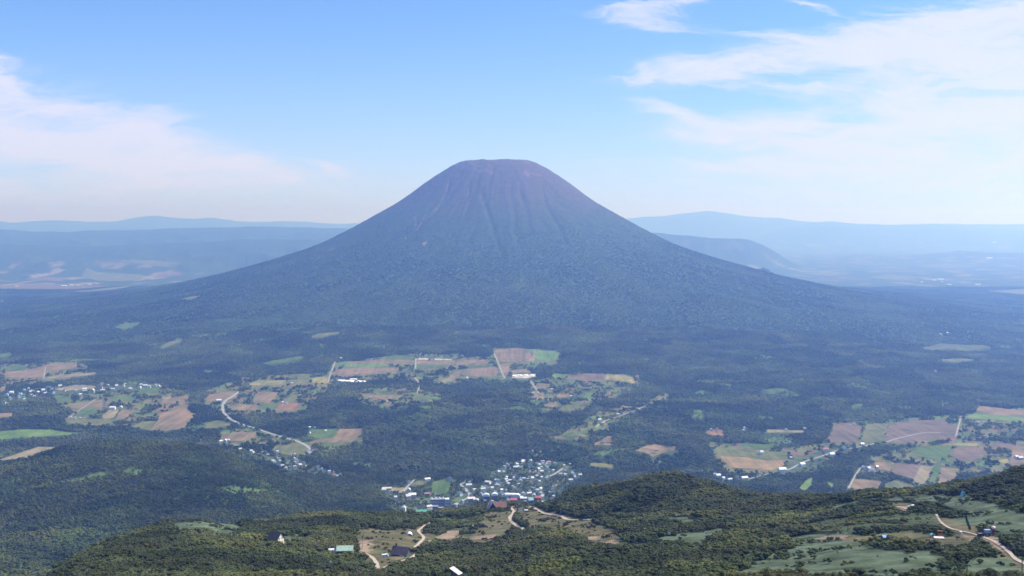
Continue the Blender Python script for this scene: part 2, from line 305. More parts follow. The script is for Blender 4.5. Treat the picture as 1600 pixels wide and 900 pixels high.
def leaf_mat(name, g1, g2, br, brown_amt, patch_scale, ground_normal=0.0):
    m = bpy.data.materials.new(name); m.use_nodes = True; t = m.node_tree; b = t.nodes['Principled BSDF']
    b.inputs['Roughness'].default_value = 0.75; b.inputs['Specular IOR Level'].default_value = 0.15
    oi = t.nodes.new('ShaderNodeObjectInfo'); geo = t.nodes.new('ShaderNodeNewGeometry')
    n = t.nodes.new('ShaderNodeTexNoise'); n.inputs['Scale'].default_value = patch_scale; n.inputs['Detail'].default_value = 5; n.inputs['Roughness'].default_value = 0.6
    t.links.new(geo.outputs['Position'], n.inputs['Vector'])
    a = t.nodes.new('ShaderNodeMix'); a.data_type = 'RGBA'; t.links.new(oi.outputs['Random'], a.inputs[0])
    a.inputs[6].default_value = (*g1, 1); a.inputs[7].default_value = (*g2, 1)
    mr = t.nodes.new('ShaderNodeMapRange'); mr.inputs['From Min'].default_value = 0.40; mr.inputs['From Max'].default_value = 0.68
    t.links.new(n.outputs[0], mr.inputs['Value'])
    fr = t.nodes.new('ShaderNodeMath'); fr.operation = 'FRACT'; mu = t.nodes.new('ShaderNodeMath'); mu.operation = 'MULTIPLY'; mu.inputs[1].default_value = 37.3
    t.links.new(oi.outputs['Random'], mu.inputs[0]); t.links.new(mu.outputs[0], fr.inputs[0])
    ad = t.nodes.new('ShaderNodeMath'); ad.operation = 'MULTIPLY_ADD'; t.links.new(fr.outputs[0], ad.inputs[0]); ad.inputs[1].default_value = 0.25
    t.links.new(mr.outputs[0], ad.inputs[2])
    sc = t.nodes.new('ShaderNodeMath'); sc.operation = 'MULTIPLY'; sc.use_clamp = True; t.links.new(ad.outputs[0], sc.inputs[0]); sc.inputs[1].default_value = brown_amt
    c = t.nodes.new('ShaderNodeMix'); c.data_type = 'RGBA'; t.links.new(sc.outputs[0], c.inputs[0]); t.links.new(a.outputs[2], c.inputs[6]); c.inputs[7].default_value = (*br, 1)
    n3 = t.nodes.new('ShaderNodeTexNoise'); n3.inputs['Scale'].default_value = patch_scale * 0.9; n3.inputs['Detail'].default_value = 4; n3.inputs['Roughness'].default_value = 0.7
    of = t.nodes.new('ShaderNodeVectorMath'); of.operation = 'ADD'; of.inputs[1].default_value = (5000, 900, 0); t.links.new(geo.outputs['Position'], of.inputs[0]); t.links.new(of.outputs[0], n3.inputs['Vector'])
    m3 = t.nodes.new('ShaderNodeMapRange'); m3.inputs['From Min'].default_value = 0.33; m3.inputs['From Max'].default_value = 0.67; m3.inputs['To Min'].default_value = 0.52; m3.inputs['To Max'].default_value = 1.6; t.links.new(n3.outputs[0], m3.inputs['Value'])
    v3 = t.nodes.new('ShaderNodeVectorMath'); v3.operation = 'SCALE'; t.links.new(c.outputs[2], v3.inputs[0]); t.links.new(m3.outputs[0], v3.inputs['Scale'])
    # stands of different species: each cell of a warped pattern has its own tone
    wn = t.nodes.new('ShaderNodeTexNoise'); wn.inputs['Scale'].default_value = patch_scale * 1.5; wn.inputs['Detail'].default_value = 4; t.links.new(geo.outputs['Position'], wn.inputs['Vector'])
    ws = t.nodes.new('ShaderNodeVectorMath'); ws.operation = 'SCALE'; ws.inputs['Scale'].default_value = 0.55 / patch_scale; t.links.new(wn.outputs['Color'], ws.inputs[0])
    wa_ = t.nodes.new('ShaderNodeVectorMath'); wa_.operation = 'ADD'; t.links.new(geo.outputs['Position'], wa_.inputs[0]); t.links.new(ws.outputs[0], wa_.inputs[1])
    fl = t.nodes.new('ShaderNodeVectorMath'); fl.operation = 'MULTIPLY'; fl.inputs[1].default_value = (1, 1, 0); t.links.new(wa_.outputs[0], fl.inputs[0])
    vo = t.nodes.new('ShaderNodeTexVoronoi'); vo.inputs['Scale'].default_value = patch_scale * 1.3; t.links.new(fl.outputs[0], vo.inputs['Vector'])
    sp = t.nodes.new('ShaderNodeSeparateColor'); t.links.new(vo.outputs['Color'], sp.inputs[0])
    cr = t.nodes.new('ShaderNodeValToRGB'); cr.color_ramp.interpolation = 'LINEAR'; t.links.new(sp.outputs[0], cr.inputs[0])
    cr.color_ramp.elements[0].color = (0.55, 0.62, 0.62, 1); cr.color_ramp.elements[1].color = (1.45, 1.35, 1.0, 1); e_ = cr.color_ramp.elements.new(0.55); e_.color = (1.0, 1.0, 1.0, 1)
    mm = t.nodes.new('ShaderNodeVectorMath'); mm.operation = 'MULTIPLY'; t.links.new(v3.outputs[0], mm.inputs[0]); t.links.new(cr.outputs[0], mm.inputs[1])
    t.links.new(mm.outputs[0], b.inputs['Base Color'])
    tl = t.nodes.new('ShaderNodeBsdfTranslucent'); t.links.new(mm.outputs[0], tl.inputs['Color']); ms = t.nodes.new('ShaderNodeMixShader'); ms.inputs[0].default_value = 0.38
    t.links.new(b.outputs[0], ms.inputs[1]); t.links.new(tl.outputs[0], ms.inputs[2]); t.links.new(ms.outputs[0], t.nodes['Material Output'].inputs['Surface'])
    return m
LM_near = leaf_mat('birch_leaves', (0.070, 0.092, 0.036), (0.094, 0.118, 0.046), (0.125, 0.102, 0.058), 0.42, 0.012)
LM_mid = leaf_mat('hill_tree_leaves', (0.068, 0.106, 0.034), (0.104, 0.142, 0.044), (0.135, 0.112, 0.056), 0.45, 0.006)
LM_val = leaf_mat('valley_tree_leaves', (0.088, 0.128, 0.046), (0.124, 0.165, 0.062), (0.165, 0.135, 0.078), 0.40, 0.0035)
LM_vol = leaf_mat('flank_tree_leaves', (0.052, 0.092, 0.038), (0.074, 0.118, 0.050), (0.110, 0.088, 0.058), 0.40, 0.0018)
BARK = mat('bark', (0.16, 0.14, 0.12), 0.9)

# ------------------------------------------------------------------ fields (outlines traced on the ground)
FIELDS = [
 ('green', [(7,579),(12,573),(30,571),(46,573),(38,579)]), ('brown', [(5,587),(10,580),(45,579),(80,568),(118,567),(124,574),(95,578),(68,585),(66,590),(20,590)]),
 ('tan', [(72,591),(95,586),(150,582),(150,585),(100,590)]), ('brown', [(0,606),(12,601),(9,610),(0,612)]), ('tan', [(85,608),(120,601),(150,603),(145,608),(100,611)]),
 ('green', [(84,622),(112,619),(108,628),(92,630)]), ('brown', [(88,636),(125,629),(162,629),(158,636),(120,638)]), ('green', [(122,646),(137,637),(158,638),(150,646),(128,651)]),
 ('tan', [(158,651),(172,640),(186,640),(178,653),(163,655)]), ('brown', [(180,656),(188,642),(205,641),(211,643),(192,656)]), ('olive', [(103,657),(120,655),(178,656),(172,661),(110,662)]),
 ('green', [(163,626),(190,617),(214,621),(205,627)]), ('green', [(214,614),(220,606),(250,607),(246,615)]), ('brown', [(250,631),(255,625),(292,617),(295,620),(285,629),(262,631)]),
 ('tan', [(253,619),(269,619),(266,624),(254,624)]), ('brown', [(232,673),(246,658),(250,646),(268,642),(272,635),(291,637),(300,645),(309,647),(300,653),(287,669),(260,673)]),
 ('olive', [(204,666),(222,659),(244,658),(232,672)]), ('lime', [(-60,676),(0,674),(35,671),(80,671),(110,676),(136,676),(100,680),(50,683),(0,687),(-60,690)]),
 ('brown', [(-20,646),(20,645),(18,651),(-20,654)]), ('tan', [(-40,722),(0,718),(30,708),(60,698),(92,699),(60,707),(45,716),(10,722)]),
 ('brown', [(318,625),(330,617),(352,612),(374,613),(370,621),(348,627),(322,627)]), ('olive', [(335,614),(350,609),(368,609),(354,611)]),
 ('olive', [(322,663),(335,657),(352,658),(362,664),(340,669),(322,669)]), ('brown', [(344,687),(350,679),(375,675),(401,677),(403,684),(385,688),(350,690)]),
 ('brown', [(395,629),(402,613),(435,613),(430,622),(420,629)]), ('yellow', [(388,601),(400,595),(446,594),(445,600),(410,603)]), ('olive', [(448,600),(450,594),(480,593),(487,600)]),
 ('yellow', [(486,598),(490,590),(513,588),(510,599)]), ('brown', [(359,641),(370,632),(403,633),(402,640)]), ('green', [(404,640),(408,632),(438,629),(432,638)]),
 ('redbrown', [(428,641),(440,631),(465,628),(467,641)]), ('olive', [(440,626),(455,616),(467,618),(463,627)]), ('green', [(405,569),(430,563),(470,556),(476,560),(440,567)]),
 ('brown', [(518,586),(525,578),(570,574),(626,575),(620,580),(560,585)]), ('lime', [(536,573),(540,569),(600,568),(612,572),(570,574)]),
 ('brown', [(543,566),(590,562),(645,563),(648,566),(600,568),(545,568)]), ('green', [(588,561),(600,557),(645,554),(650,561),(620,562)]),
 ('white', [(650,562),(650,560),(706,561),(706,563)]), ('brown', [(650,569),(652,564),(720,563),(762,562),(756,567),(700,570)]), ('green', [(650,576),(655,571),(680,570),(712,571),(690,576)]),
 ('olive', [(443,590),(470,584),(487,586),(481,592)]), ('brown', [(561,620),(565,617),(620,617),(632,620),(610,624),(580,622)]), ('tan', [(600,633),(604,625),(612,629),(609,637)]),
 ('green', [(588,613),(600,610),(614,614),(605,617)]), ('green', [(640,622),(670,619),(682,623),(655,625)]), ('green', [(477,681),(485,671),(529,670),(526,679),(518,684),(500,686)]),
 ('brown', [(500,691),(520,685),(531,670),(566,671),(563,680),(540,690),(520,692)]), ('olive', [(424,705),(430,697),(470,692),(483,698),(478,709),(450,711)]), ('olive', [(480,527),(500,521),(532,518),(534,520),(500,527)]),
 ('brown', [(784,566),(774,555),(772,549),(782,544),(812,544),(836,549),(836,564)]), ('lime', [(816,545),(860,549),(874,551),(869,562),(855,566),(838,563),(834,552)]),
 ('brown', [(715,584),(725,577),(774,574),(779,580),(776,588),(740,588)]), ('green', [(728,574),(770,568),(774,572),(735,576)]), ('brown', [(780,570),(800,572),(796,580),(784,583)]),
 ('brown', [(698,591),(712,580),(722,579),(716,590),(705,592)]), ('brown', [(797,579),(825,576),(831,582),(802,583)]), ('white', [(798,590),(802,585),(838,584),(840,588),(820,591)]),
 ('lime', [(861,586),(870,583),(885,585),(881,590),(866,590)]), ('mauve', [(880,593),(900,586),(930,583),(947,585),(943,593),(910,592)]), ('yellow', [(944,593),(949,585),(975,586),(990,590),(992,599),(970,596)]),
 ('yellow', [(689,596),(700,590),(712,589),(710,594),(695,598)]), ('brown', [(834,606),(840,599),(858,600),(861,603),(850,606)]), ('brown', [(831,621),(835,615),(851,615),(849,623),(838,625)]),
 ('brown', [(867,621),(875,615),(890,616),(894,620)]), ('brown', [(848,633),(870,628),(879,632),(865,637)]), ('olive', [(872,642),(880,634),(905,631),(910,635),(890,643)]),
 ('green', [(870,681),(900,676),(932,666),(925,674),(890,683)]), ('brown', [(918,696),(940,688),(950,681),(959,682),(958,697),(940,695)]), ('yellow', [(916,724),(938,724),(962,726),(955,731),(925,729)]),
 ('brown', [(992,704),(1010,696),(1025,694),(1057,698),(1056,704),(1035,708),(1020,714),(1010,708)]), ('yellow', [(1013,722),(1034,720),(1034,724)]),
 ('olive', [(1113,703),(1130,700),(1168,706),(1172,712),(1132,713),(1120,708)]), ('orange', [(1126,713),(1160,714),(1200,720),(1227,719),(1226,728),(1205,735),(1170,732),(1142,731)]),
 ('olive', [(1172,712),(1170,707),(1200,706),(1232,712),(1228,718),(1200,719)]), ('green', [(1150,698),(1165,693),(1212,695),(1200,700)]), ('tan', [(1193,676),(1200,671),(1256,673),(1256,676)]),
 ('redbrown', [(1100,677),(1110,670),(1130,672),(1133,681),(1120,681)]), ('mauve', [(1290,690),(1306,662),(1330,661),(1346,668),(1340,693),(1312,693)]), ('olive', [(1344,691),(1355,663),(1386,662),(1378,690),(1360,691)]),
 ('mauve', [(1381,691),(1389,663),(1420,658),(1480,655),(1480,663),(1497,665),(1492,683),(1450,687),(1400,693)]), ('brown', [(1525,642),(1530,634),(1560,637),(1640,646),(1640,654),(1560,649)]),
 ('lime', [(1508,653),(1515,648),(1555,648),(1640,656),(1640,664),(1560,656)]), ('green', [(1424,710),(1440,698),(1480,695),(1490,698),(1482,715),(1450,713)]), ('mauve', [(1484,716),(1493,698),(1535,701),(1538,711),(1518,721),(1500,721)]),
 ('brown', [(1372,733),(1364,722),(1398,723),(1390,736)]), ('mauve', [(1393,738),(1400,723),(1438,727),(1429,749),(1408,744)]), ('tan', [(1425,752),(1439,727),(1457,729),(1449,753),(1440,757)]),
 ('green', [(1451,754),(1459,729),(1470,730),(1463,756)]), ('brown', [(1465,758),(1471,730),(1492,736),(1495,745),(1480,752)]), ('brown', [(1327,761),(1335,748),(1360,750),(1379,752),(1372,765),(1350,767)]),
 ('yellow', [(1560,720),(1574,716),(1576,724),(1565,724)]), ('brown', [(1577,716),(1582,702),(1640,700),(1640,724),(1580,724)]), ('yellow', [(1468,696),(1500,692),(1530,693),(1525,697),(1490,696)]),
 ('mauve', [(1545,694),(1583,693),(1583,699),(1550,699)]), ('lime', [(1247,763),(1261,750),(1271,745),(1269,757),(1258,766)]), ('lime', [(1292,754),(1303,754),(1301,763)]), ('olive', [(1382,757),(1400,750),(1430,760),(1410,768),(1384,768)]),
 ('olive', [(135,418),(150,425),(200,428),(226,430),(220,437),(190,440),(150,439),(128,432)]), ('mauve', [(0,447),(60,444),(100,445),(175,447),(120,452),(40,452),(-40,451)]), ('mauve', [(35,437),(75,433),(106,436),(95,440)]),
 ('mauve', [(240,434),(247,426),(282,425),(286,430)]), ('olive', [(178,406),(240,407),(282,413),(262,418),(200,410)]), ('green', [(178,511),(195,505),(219,504),(215,510),(195,516)]), ('olive', [(249,542),(265,534),(288,529),(280,535),(256,544)]),
 ('olive', [(284,468),(300,463),(313,463),(300,469)]), ('olive', [(115,456),(180,449),(220,445),(180,453),(130,457)]),
   ('farland', [(1438,544),(1470,537),(1540,540),(1552,544),(1500,549),(1460,547)]),
 ('farland', [(1573,504),(1640,508),(1640,513)]), ('olive', [(1250,428),(1290,425),(1330,428),(1300,432)]), ('olive', [(1350,433),(1400,430),(1440,434),(1400,438)]), ('green', [(0,553),(15,551),(22,554),(5,558),(-30,558)]),
 ('olive', [(1540,455),(1600,452),(1640,456),(1600,461)]), ('olive', [(1420,415),(1480,412),(1530,416),(1480,420)]), ('olive', [(1455,562),(1500,560),(1530,563),(1490,566)]), ('green', [(1180,610),(1215,606),(1240,609),(1210,613)]),
 ('green', [(1325,635),(1345,630),(1350,633),(1335,638)]), ('green', [(673,768),(676,753),(700,749),(706,757),(698,771)]), ('olive', [(640,757),(655,751),(668,752),(662,758)]), ('tan', [(590,766),(610,762),(640,762),(632,770),(600,770)]),
 ('green', [(652,790),(660,779),(672,778),(668,790)]), ('green', [(702,783),(712,779),(735,778),(722,785)]),
]
FCOL = {'green': (0.088, 0.130, 0.042), 'lime': (0.128, 0.190, 0.055), 'olive': (0.130, 0.135, 0.060), 'brown': (0.205, 0.148, 0.095), 'redbrown': (0.225, 0.130, 0.085),
        'mauve': (0.150, 0.112, 0.088), 'tan': (0.235, 0.195, 0.120), 'yellow': (0.240, 0.210, 0.085), 'orange': (0.260, 0.180, 0.100), 'white': (0.42, 0.41, 0.38), 'farland': (0.10, 0.115, 0.06)}
def field_mat(k, c):
    m = bpy.data.materials.new('field_' + k); m.use_nodes = True; t = m.node_tree; b = t.nodes['Principled BSDF']; b.inputs['Roughness'].default_value = 0.95; b.inputs['Specular IOR Level'].default_value = 0.05
    g = t.nodes.new('ShaderNodeNewGeometry'); mp = t.nodes.new('ShaderNodeMapping'); t.links.new(g.outputs['Position'], mp.inputs['Vector'])
    mp.inputs['Scale'].default_value = (0.055, 0.003, 0.003); mp.inputs['Rotation'].default_value = (0, 0, 0.5)
    n1 = t.nodes.new('ShaderNodeTexNoise'); n1.inputs['Scale'].default_value = 1.0; n1.inputs['Detail'].default_value = 3; t.links.new(mp.outputs[0], n1.inputs['Vector'])
    n2 = t.nodes.new('ShaderNodeTexNoise'); n2.inputs['Scale'].default_value = 0.012; n2.inputs['Detail'].default_value = 5; t.links.new(g.outputs['Position'], n2.inputs['Vector'])
    ad = t.nodes.new('ShaderNodeMath'); ad.operation = 'ADD'; t.links.new(n1.outputs[0], ad.inputs[0]); t.links.new(n2.outputs[0], ad.inputs[1])
    r = t.nodes.new('ShaderNodeMapRange'); r.inputs['From Min'].default_value = 0.75; r.inputs['From Max'].default_value = 1.25; t.links.new(ad.outputs[0], r.inputs['Value'])
    x = t.nodes.new('ShaderNodeMix'); x.data_type = 'RGBA'; t.links.new(r.outputs[0], x.inputs[0])
    x.inputs[6].default_value = (c[0] * .55, c[1] * .68, c[2] * .66, 1); x.inputs[7].default_value = (c[0] * 1.25, c[1] * 1.20, c[2] * 1.15, 1)
    t.links.new(x.outputs[2], b.inputs['Base Color']); return m
FM = {k: field_mat(k, c) for k, c in FCOL.items()}

def densify(p, n=8):
    """smooth curve through the points of a traced line (photo coordinates)"""
    p = [np.array(q, float) for q in p]; out = []
    for i in range(len(p) - 1):
        a = p[max(i - 1, 0)]; b = p[i]; c = p[i + 1]; d = p[min(i + 2, len(p) - 1)]
        for k in range(n):
            t = k / n; out.append(0.5 * ((2 * b) + (c - a) * t + (2 * a - 5 * b + 4 * c - d) * t * t + (3 * b - a - 3 * c + d) * t ** 3))
    out.append(p[-1]); return out
ROADS = [ # name, width, material, line
 ('road', 15, 'asphalt', [(374,612),(362,620),(351,628),(348,640),(356,652),(370,660),(386,666)]),
 ('road', 14, 'asphalt', [(386,666),(404,671),(430,680),(455,687),(470,692),(482,699),(486,706),(474,711)]),
 ('road', 9, 'gravel', [(524,565),(518,580),(512,598)]), ('road', 10, 'gravel', [(772,552),(778,566),(783,579),(789,592)]),
 ('road', 9, 'gravel', [(828,594),(835,604),(842,615)]), ('road', 8, 'gravel', [(648,590),(655,601),(652,615)]), ('road', 9, 'gravel', [(650,560),(649,576)]),
 ('road', 9, 'asphalt', [(1386,691),(1400,686),(1440,677),(1470,676)]), ('road', 9, 'asphalt', [(1165,750),(1200,741),(1232,734),(1256,722),(1290,711),(1310,704),(1345,698),(1372,692)]),
 ('road', 7, 'gravel', [(1502,650),(1498,665),(1493,684)]), ('road', 7, 'gravel', [(1345,731),(1336,744),(1326,763)]), ('road', 7, 'gravel', [(150,624),(127,639),(107,653)]),
 ('road', 7, 'gravel', [(71,574),(68,592)]), ('road', 7, 'gravel', [(930,668),(948,657),(975,648),(1005,636),(1035,622)]), ('road', 8, 'asphalt', [(720,785),(733,775),(728,764),(720,757),(736,752)]),
 ('road', 7, 'asphalt', [(630,768),(640,757),(648,750)]), ('road', 7, 'gravel', [(826,722),(838,712),(850,702)]), ('road', 9, 'asphalt', [(858,745),(868,740),(880,732)]),
 ('footpath', 4.2, 'dirt', [(905,858),(903,850)]),
]
PATHS = [
 (4.4, 'dirt', [(797,793),(803,800),(797,808),(799,815),(808,822),(816,826),(817,831),(808,834)]),
 (3.0, 'dirt', [(808,834),(790,838),(745,842),(700,845),(670,846)]),
 (4.6, 'dirt', [(797,793),(818,790),(835,794),(850,802),(875,806),(888,812),(920,812),(950,812),(984,814)]),
 (3.2, 'dirt', [(676,815),(664,822),(654,830),(662,840),(655,849),(648,856)]),
 (3.4, 'dirt', [(651,866),(640,873),(620,879),(602,887),(592,893),(580,893)]),
 (3.6, 'dirt', [(566,864),(578,869),(587,878),(591,893)]),
 (1.5, 'dirt', [(1463,804),(1470,816),(1485,826),(1510,832),(1532,838)]),
 (2.0, 'dirt', [(1532,838),(1556,848),(1575,862),(1590,876),(1625,893)]),
 (2.4, 'dirt', [(1402,792),(1413,794),(1421,797),(1424,792)]),
]
ROADS = [r for r in ROADS if r[0] == 'road']
RM = {'asphalt': mat('asphalt', (0.30, 0.30, 0.30), 0.9, 0.05, 0.15), 'gravel': mat('gravel', (0.30, 0.28, 0.25), 0.95, 0.05, 0.2), 'dirt': mat('path_gravel', (0.42, 0.34, 0.27), 0.95, 0.3, 0.35)}

FARM = [[(85,612),(250,599),(300,610),(296,635),(245,652),(200,664),(100,664),(105,640),(86,628)], [(-60,572),(125,564),(155,584),(60,599),(-60,603)], [(318,612),(380,590),(470,584),(520,582),(515,606),(470,645),(355,647),(318,632)],
 [(515,568),(650,551),(765,558),(772,543),(878,547),(872,568),(790,577),(838,594),(780,594),(690,600),(620,590),(510,600)], [(395,670),(485,690),(570,667),(568,693),(490,707),(440,697),(340,694),(345,672)],
 [(1105,690),(1240,698),(1335,688),(1330,705),(1230,742),(1135,738)], [(1285,662),(1500,648),(1640,632),(1640,668),(1495,692),(1340,697)], [(1320,768),(1360,718),(1425,693),(1540,688),(1640,688),(1640,728),(1500,752),(1462,768)],
 [(830,596),(900,582),(1000,586),(1002,602),(910,640),(850,645),(826,622)], [(860,684),(945,640),(1010,628),(1040,612),(1050,622),(960,660),(900,690)], [(550,608),(640,605),(690,615),(680,628),(610,640),(555,625)]]
FPOLY = [(k, world_poly(p, 3700.0, 3)) for k, p in FIELDS]

# near ground cover areas, traced in the photo
MEADOW = [[(1130,905),(1180,880),(1215,860),(1285,846),(1335,848),(1370,858),(1420,866),(1450,862),(1475,872),(1440,905)], [(1540,905),(1500,880),(1560,868),(1640,880),(1640,905)],
 [(1475,772),(1520,778),(1560,790),(1640,812),(1640,858),(1600,846),(1560,830),(1518,822),(1505,806),(1480,800)], [(1240,838),(1290,828),(1340,836),(1290,846),(1230,852)],
 [(1400,775),(1475,772),(1470,786),(1430,786)], [(262,818),(290,812),(345,812),(378,822),(376,834),(345,838),(320,832),(270,834)], [(1060,835),(1130,826),(1180,822),(1100,842),(1010,846)],
 [(1300,788),(1360,780),(1430,776),(1430,784),(1360,788),(1300,800)], [(960,798),(1010,802),(1000,808),(955,806)], [(1020,808),(1080,808),(1120,812),(1060,816)], [(440,838),(470,832),(480,845),(440,850)], [(1480,812),(1520,806),(1510,826),(1480,822)]]
DRY = [[(798,794),(830,790),(858,798),(900,808),(945,822),(972,838),(962,857),(925,850),(880,832),(830,826),(808,812)], [(555,822),(600,828),(648,826),(676,812),(665,830),(664,846),(640,870),(600,890),(568,880),(560,850)],
 [(1310,838),(1385,832),(1450,836),(1475,838),(1520,846),(1500,856),(1440,850),(1380,850),(1310,846)], [(1455,806),(1500,812),(1530,836),(1590,872),(1625,900),(1580,880),(1530,850),(1490,838),(1470,826)],
 [(620,826),(660,832),(700,838),(760,838),(800,834),(800,842),(740,850),(690,850),(640,856)], [(760,800),(800,798),(800,830),(770,838),(740,836)], [(1390,782),(1430,788),(1420,800),(1395,798)]]
OPEN = [[(700,812),(760,805),(800,800),(812,830),(760,842),(690,846)], [(1220,825),(1300,812),(1380,800),(1440,800),(1480,815),(1460,838),(1380,832),(1300,830)], [(900,845),(1000,850),(1100,842),(1130,850),(1080,862),(980,862)],
 [(1450,870),(1560,880),(1640,905),(1440,905)]]
DIRT = [[(1272,842),(1290,838),(1325,838),(1310,844)], [(1398,792),(1425,790),(1422,799),(1408,797)], [(944,845),(960,844),(962,852),(950,856)], [(905,838),(940,837),(950,842),(925,845)], [(1500,834),(1550,840),(1580,862),(1560,860),(1520,845)],
 [(562,846),(590,842),(575,862),(566,866)], [(700,830),(725,828),(700,843),(675,843)], [(735,838),(775,834),(770,842),(740,843)]]
CLEAR = [[(92,753),(130,744),(158,736),(178,738),(150,750),(112,756)], [(190,736),(208,728),(226,734),(214,744),(196,742)], [(345,760),(375,762),(410,764),(445,766),(440,771),(400,772),(352,771)], [(30,870),(42,880),(45,900),(30,890)]]
def wp(lst): return [world_poly(p, 330.0, 3) for p in lst]
MEADOWW, DRYW, OPENW, DIRTW, CLEARW = wp(MEADOW), wp(DRY), wp(OPEN), wp(DIRT), wp(CLEAR)
FARMW = [world_poly(p, 3700.0, 3) for p in FARM]
# towns (traced): trees are thinned inside
TOWNS = {
 'hirafu': [(716,782),(735,764),(760,760),(768,738),(790,726),(806,719),(840,722),(868,720),(900,728),(912,735),(905,748),(880,768),(870,782),(850,788),(760,788)],
 'riverside': [(352,688),(372,703),(400,708),(430,704),(478,700),(492,705),(470,716),(486,728),(520,738),(545,748),(520,746),(460,738),(410,720)],
 'resort': [(592,772),(615,758),(650,748),(700,748),(740,752),(742,765),(735,780),(710,800),(640,806),(610,800)],
 'lefttown': [(-20,632),(0,615),(60,606),(120,601),(200,598),(258,605),(240,612),(180,612),(130,618),(70,618),(20,634)],
 'hamlet': [(1112,742),(1140,740),(1168,744),(1160,758),(1120,756)],
 'roadside': [(1228,750),(1230,722),(1280,705),(1330,690),(1330,705),(1290,715),(1280,730),(1262,756),(1240,756)],
}
TOWNW = {k: world_poly(v, 3300.0, 3) for k, v in TOWNS.items()}
def dist_line(px_line, x, y):
    w = [hit(*p)[:2] for p in px_line]; best = np.full(x.shape, 1e9)
    for a, b in zip(w[:-1], w[1:]):
        ab = b - a; t = np.clip(((x - a[0]) * ab[0] + (y - a[1]) * ab[1]) / (ab @ ab + 1e-9), 0, 1)
        best = np.minimum(best, np.hypot(x - a[0] - t * ab[0], y - a[1] - t * ab[1]))
    return best

# ------------------------------------------------------------------ terrain mesh with ground colours
def masks(x, y, edge=6.0, seed=5):
    """ground-cover masks at near points; the outlines are roughened by noise"""
    n1 = fbm(x / 22, y / 22, 4, seed); n2 = fbm(x / 22 + 50, y / 22, 4, seed + 1)
    xx, yy = x + n1 * edge * 2, y + n2 * edge * 2
    return [sum((inpoly(p, xx, yy) for p in L_), np.zeros(x.shape, bool)) > 0 for L_ in (MEADOWW, DRYW, OPENW, DIRTW, CLEARW)]
def lerp(a, b, t): return a * (1 - t[..., None]) + np.array(b) * t[..., None]
C2 = np.zeros((NU, ND, 3)); C2[:] = (0.040, 0.056, 0.028)
pn = fbm(X2 / 60, Y2 / 60, 5, 101); pn2 = fbm(X2 / 420, Y2 / 420, 5, 103)
C2 = lerp(C2, (0.066, 0.092, 0.040), sstep(-0.1, 0.5, pn))
far = sstep(3600, 4200, D2)
C2 = lerp(C2, (0.048, 0.074, 0.034), far * 0.8)
glade = fbm(X2 / 260, Y2 / 260, 4, 310)
C2 = lerp(C2, (0.085, 0.135, 0.048), far * sstep(0.30, 0.40, -glade) * (D2 < 8300))
jn = DR < 3700; xs, ys = X2[:, jn], Y2[:, jn]; mk = masks(xs, ys)
sub = C2[:, jn].copy(); a = pn[:, jn]
sub = lerp(sub, (0.075, 0.095, 0.048), mk[2] * 0.8)
sub = lerp(sub, (0.125, 0.160, 0.100), mk[0] * np.clip(0.66 + 1.3 * fbm(xs / 14, ys / 14, 5, 131), 0, 1))
sub = lerp(sub, (0.165, 0.138, 0.078), mk[1] * np.clip(0.62 + 1.1 * fbm(xs / 18, ys / 18, 5, 133), 0, 1))
sub = lerp(sub, (0.270, 0.200, 0.145), mk[3] * 1.0)
sub = lerp(sub, (0.095, 0.150, 0.050), mk[4] * 0.85)
C2[:, jn] = sub
parc = fbm(X2 / 130, Y2 / 170, 3, 411); par2 = fbm(X2 / 90 + 9, Y2 / 150, 3, 413)
for w in FARMW:
    lo, hi = w.min(0) - 60, w.max(0) + 60; ii = np.nonzero((X2 > lo[0]) & (X2 < hi[0]) & (Y2 > lo[1]) & (Y2 < hi[1]))
    m = inpoly(w, X2[ii] + 40 * pn[ii], Y2[ii] + 40 * pn[ii]); i0, i1 = ii[0][m], ii[1][m]
    base = np.array((0.072, 0.105, 0.042)) * (1 + 0.5 * pn[i0, i1])[:, None]
    base = lerp(base, (0.150, 0.135, 0.070), sstep(0.05, 0.12, parc[i0, i1])); base = lerp(base, (0.100, 0.150, 0.045), sstep(0.12, 0.18, par2[i0, i1])); base = lerp(base, (0.165, 0.120, 0.085), sstep(0.16, 0.22, -parc[i0, i1]))
    C2[i0, i1] = base
for k, w in TOWNW.items():
    lo, hi = w.min(0) - 30, w.max(0) + 30
    bx = (X2 > lo[0]) & (X2 < hi[0]) & (Y2 > lo[1]) & (Y2 < hi[1])
    ii = np.nonzero(bx); m = inpoly(w, X2[ii] + 25 * pn[ii], Y2[ii] + 25 * pn[ii])
    C2[ii[0][m], ii[1][m]] = np.array((0.085, 0.115, 0.060)) * (0.8 + 0.5 * pn[ii][m])[:, None]
# volcano: scree and autumn scrub above the tree line
alt = sstep(1080, 1560, Z2 + 200 * pn2) * (vr < 4000)
C2 = lerp(C2, (0.085, 0.062, 0.044), alt * 0.85)
scr = sstep(0.25, 0.5, fbm(wa * 24, vr / 420, 4, 120)) * sstep(1350, 1700, Z2) * (vr < 1600)
C2 = lerp(C2, (0.135, 0.092, 0.072), scr * 0.45)
scr2 = sstep(1730, 1800, Z2 + 60 * pn) * (vr < 700) * sstep(-0.05, 0.35, fbm(X2 / 110, Y2 / 80, 4, 121))
C2 = lerp(C2, (0.185, 0.110, 0.090), scr2 * 0.45)
def spot(px, py, rx, ry, col, amt):
    h = hit(px, py, 8000.0); r = ((X2 - h[0]) / rx) ** 2 + ((Y2 - h[1]) / ry) ** 2 + 0.5 * pn
    return lerp(C2, col, (r < 1) * amt)
for s in [(518, 390, 30, 40), (501, 402, 32, 35), (663, 380, 22, 40), (534, 402, 14, 20), (479, 421, 10, 12), (634, 372, 12, 22)]: C2 = spot(*s, (0.42, 0.30, 0.24), 0.8)
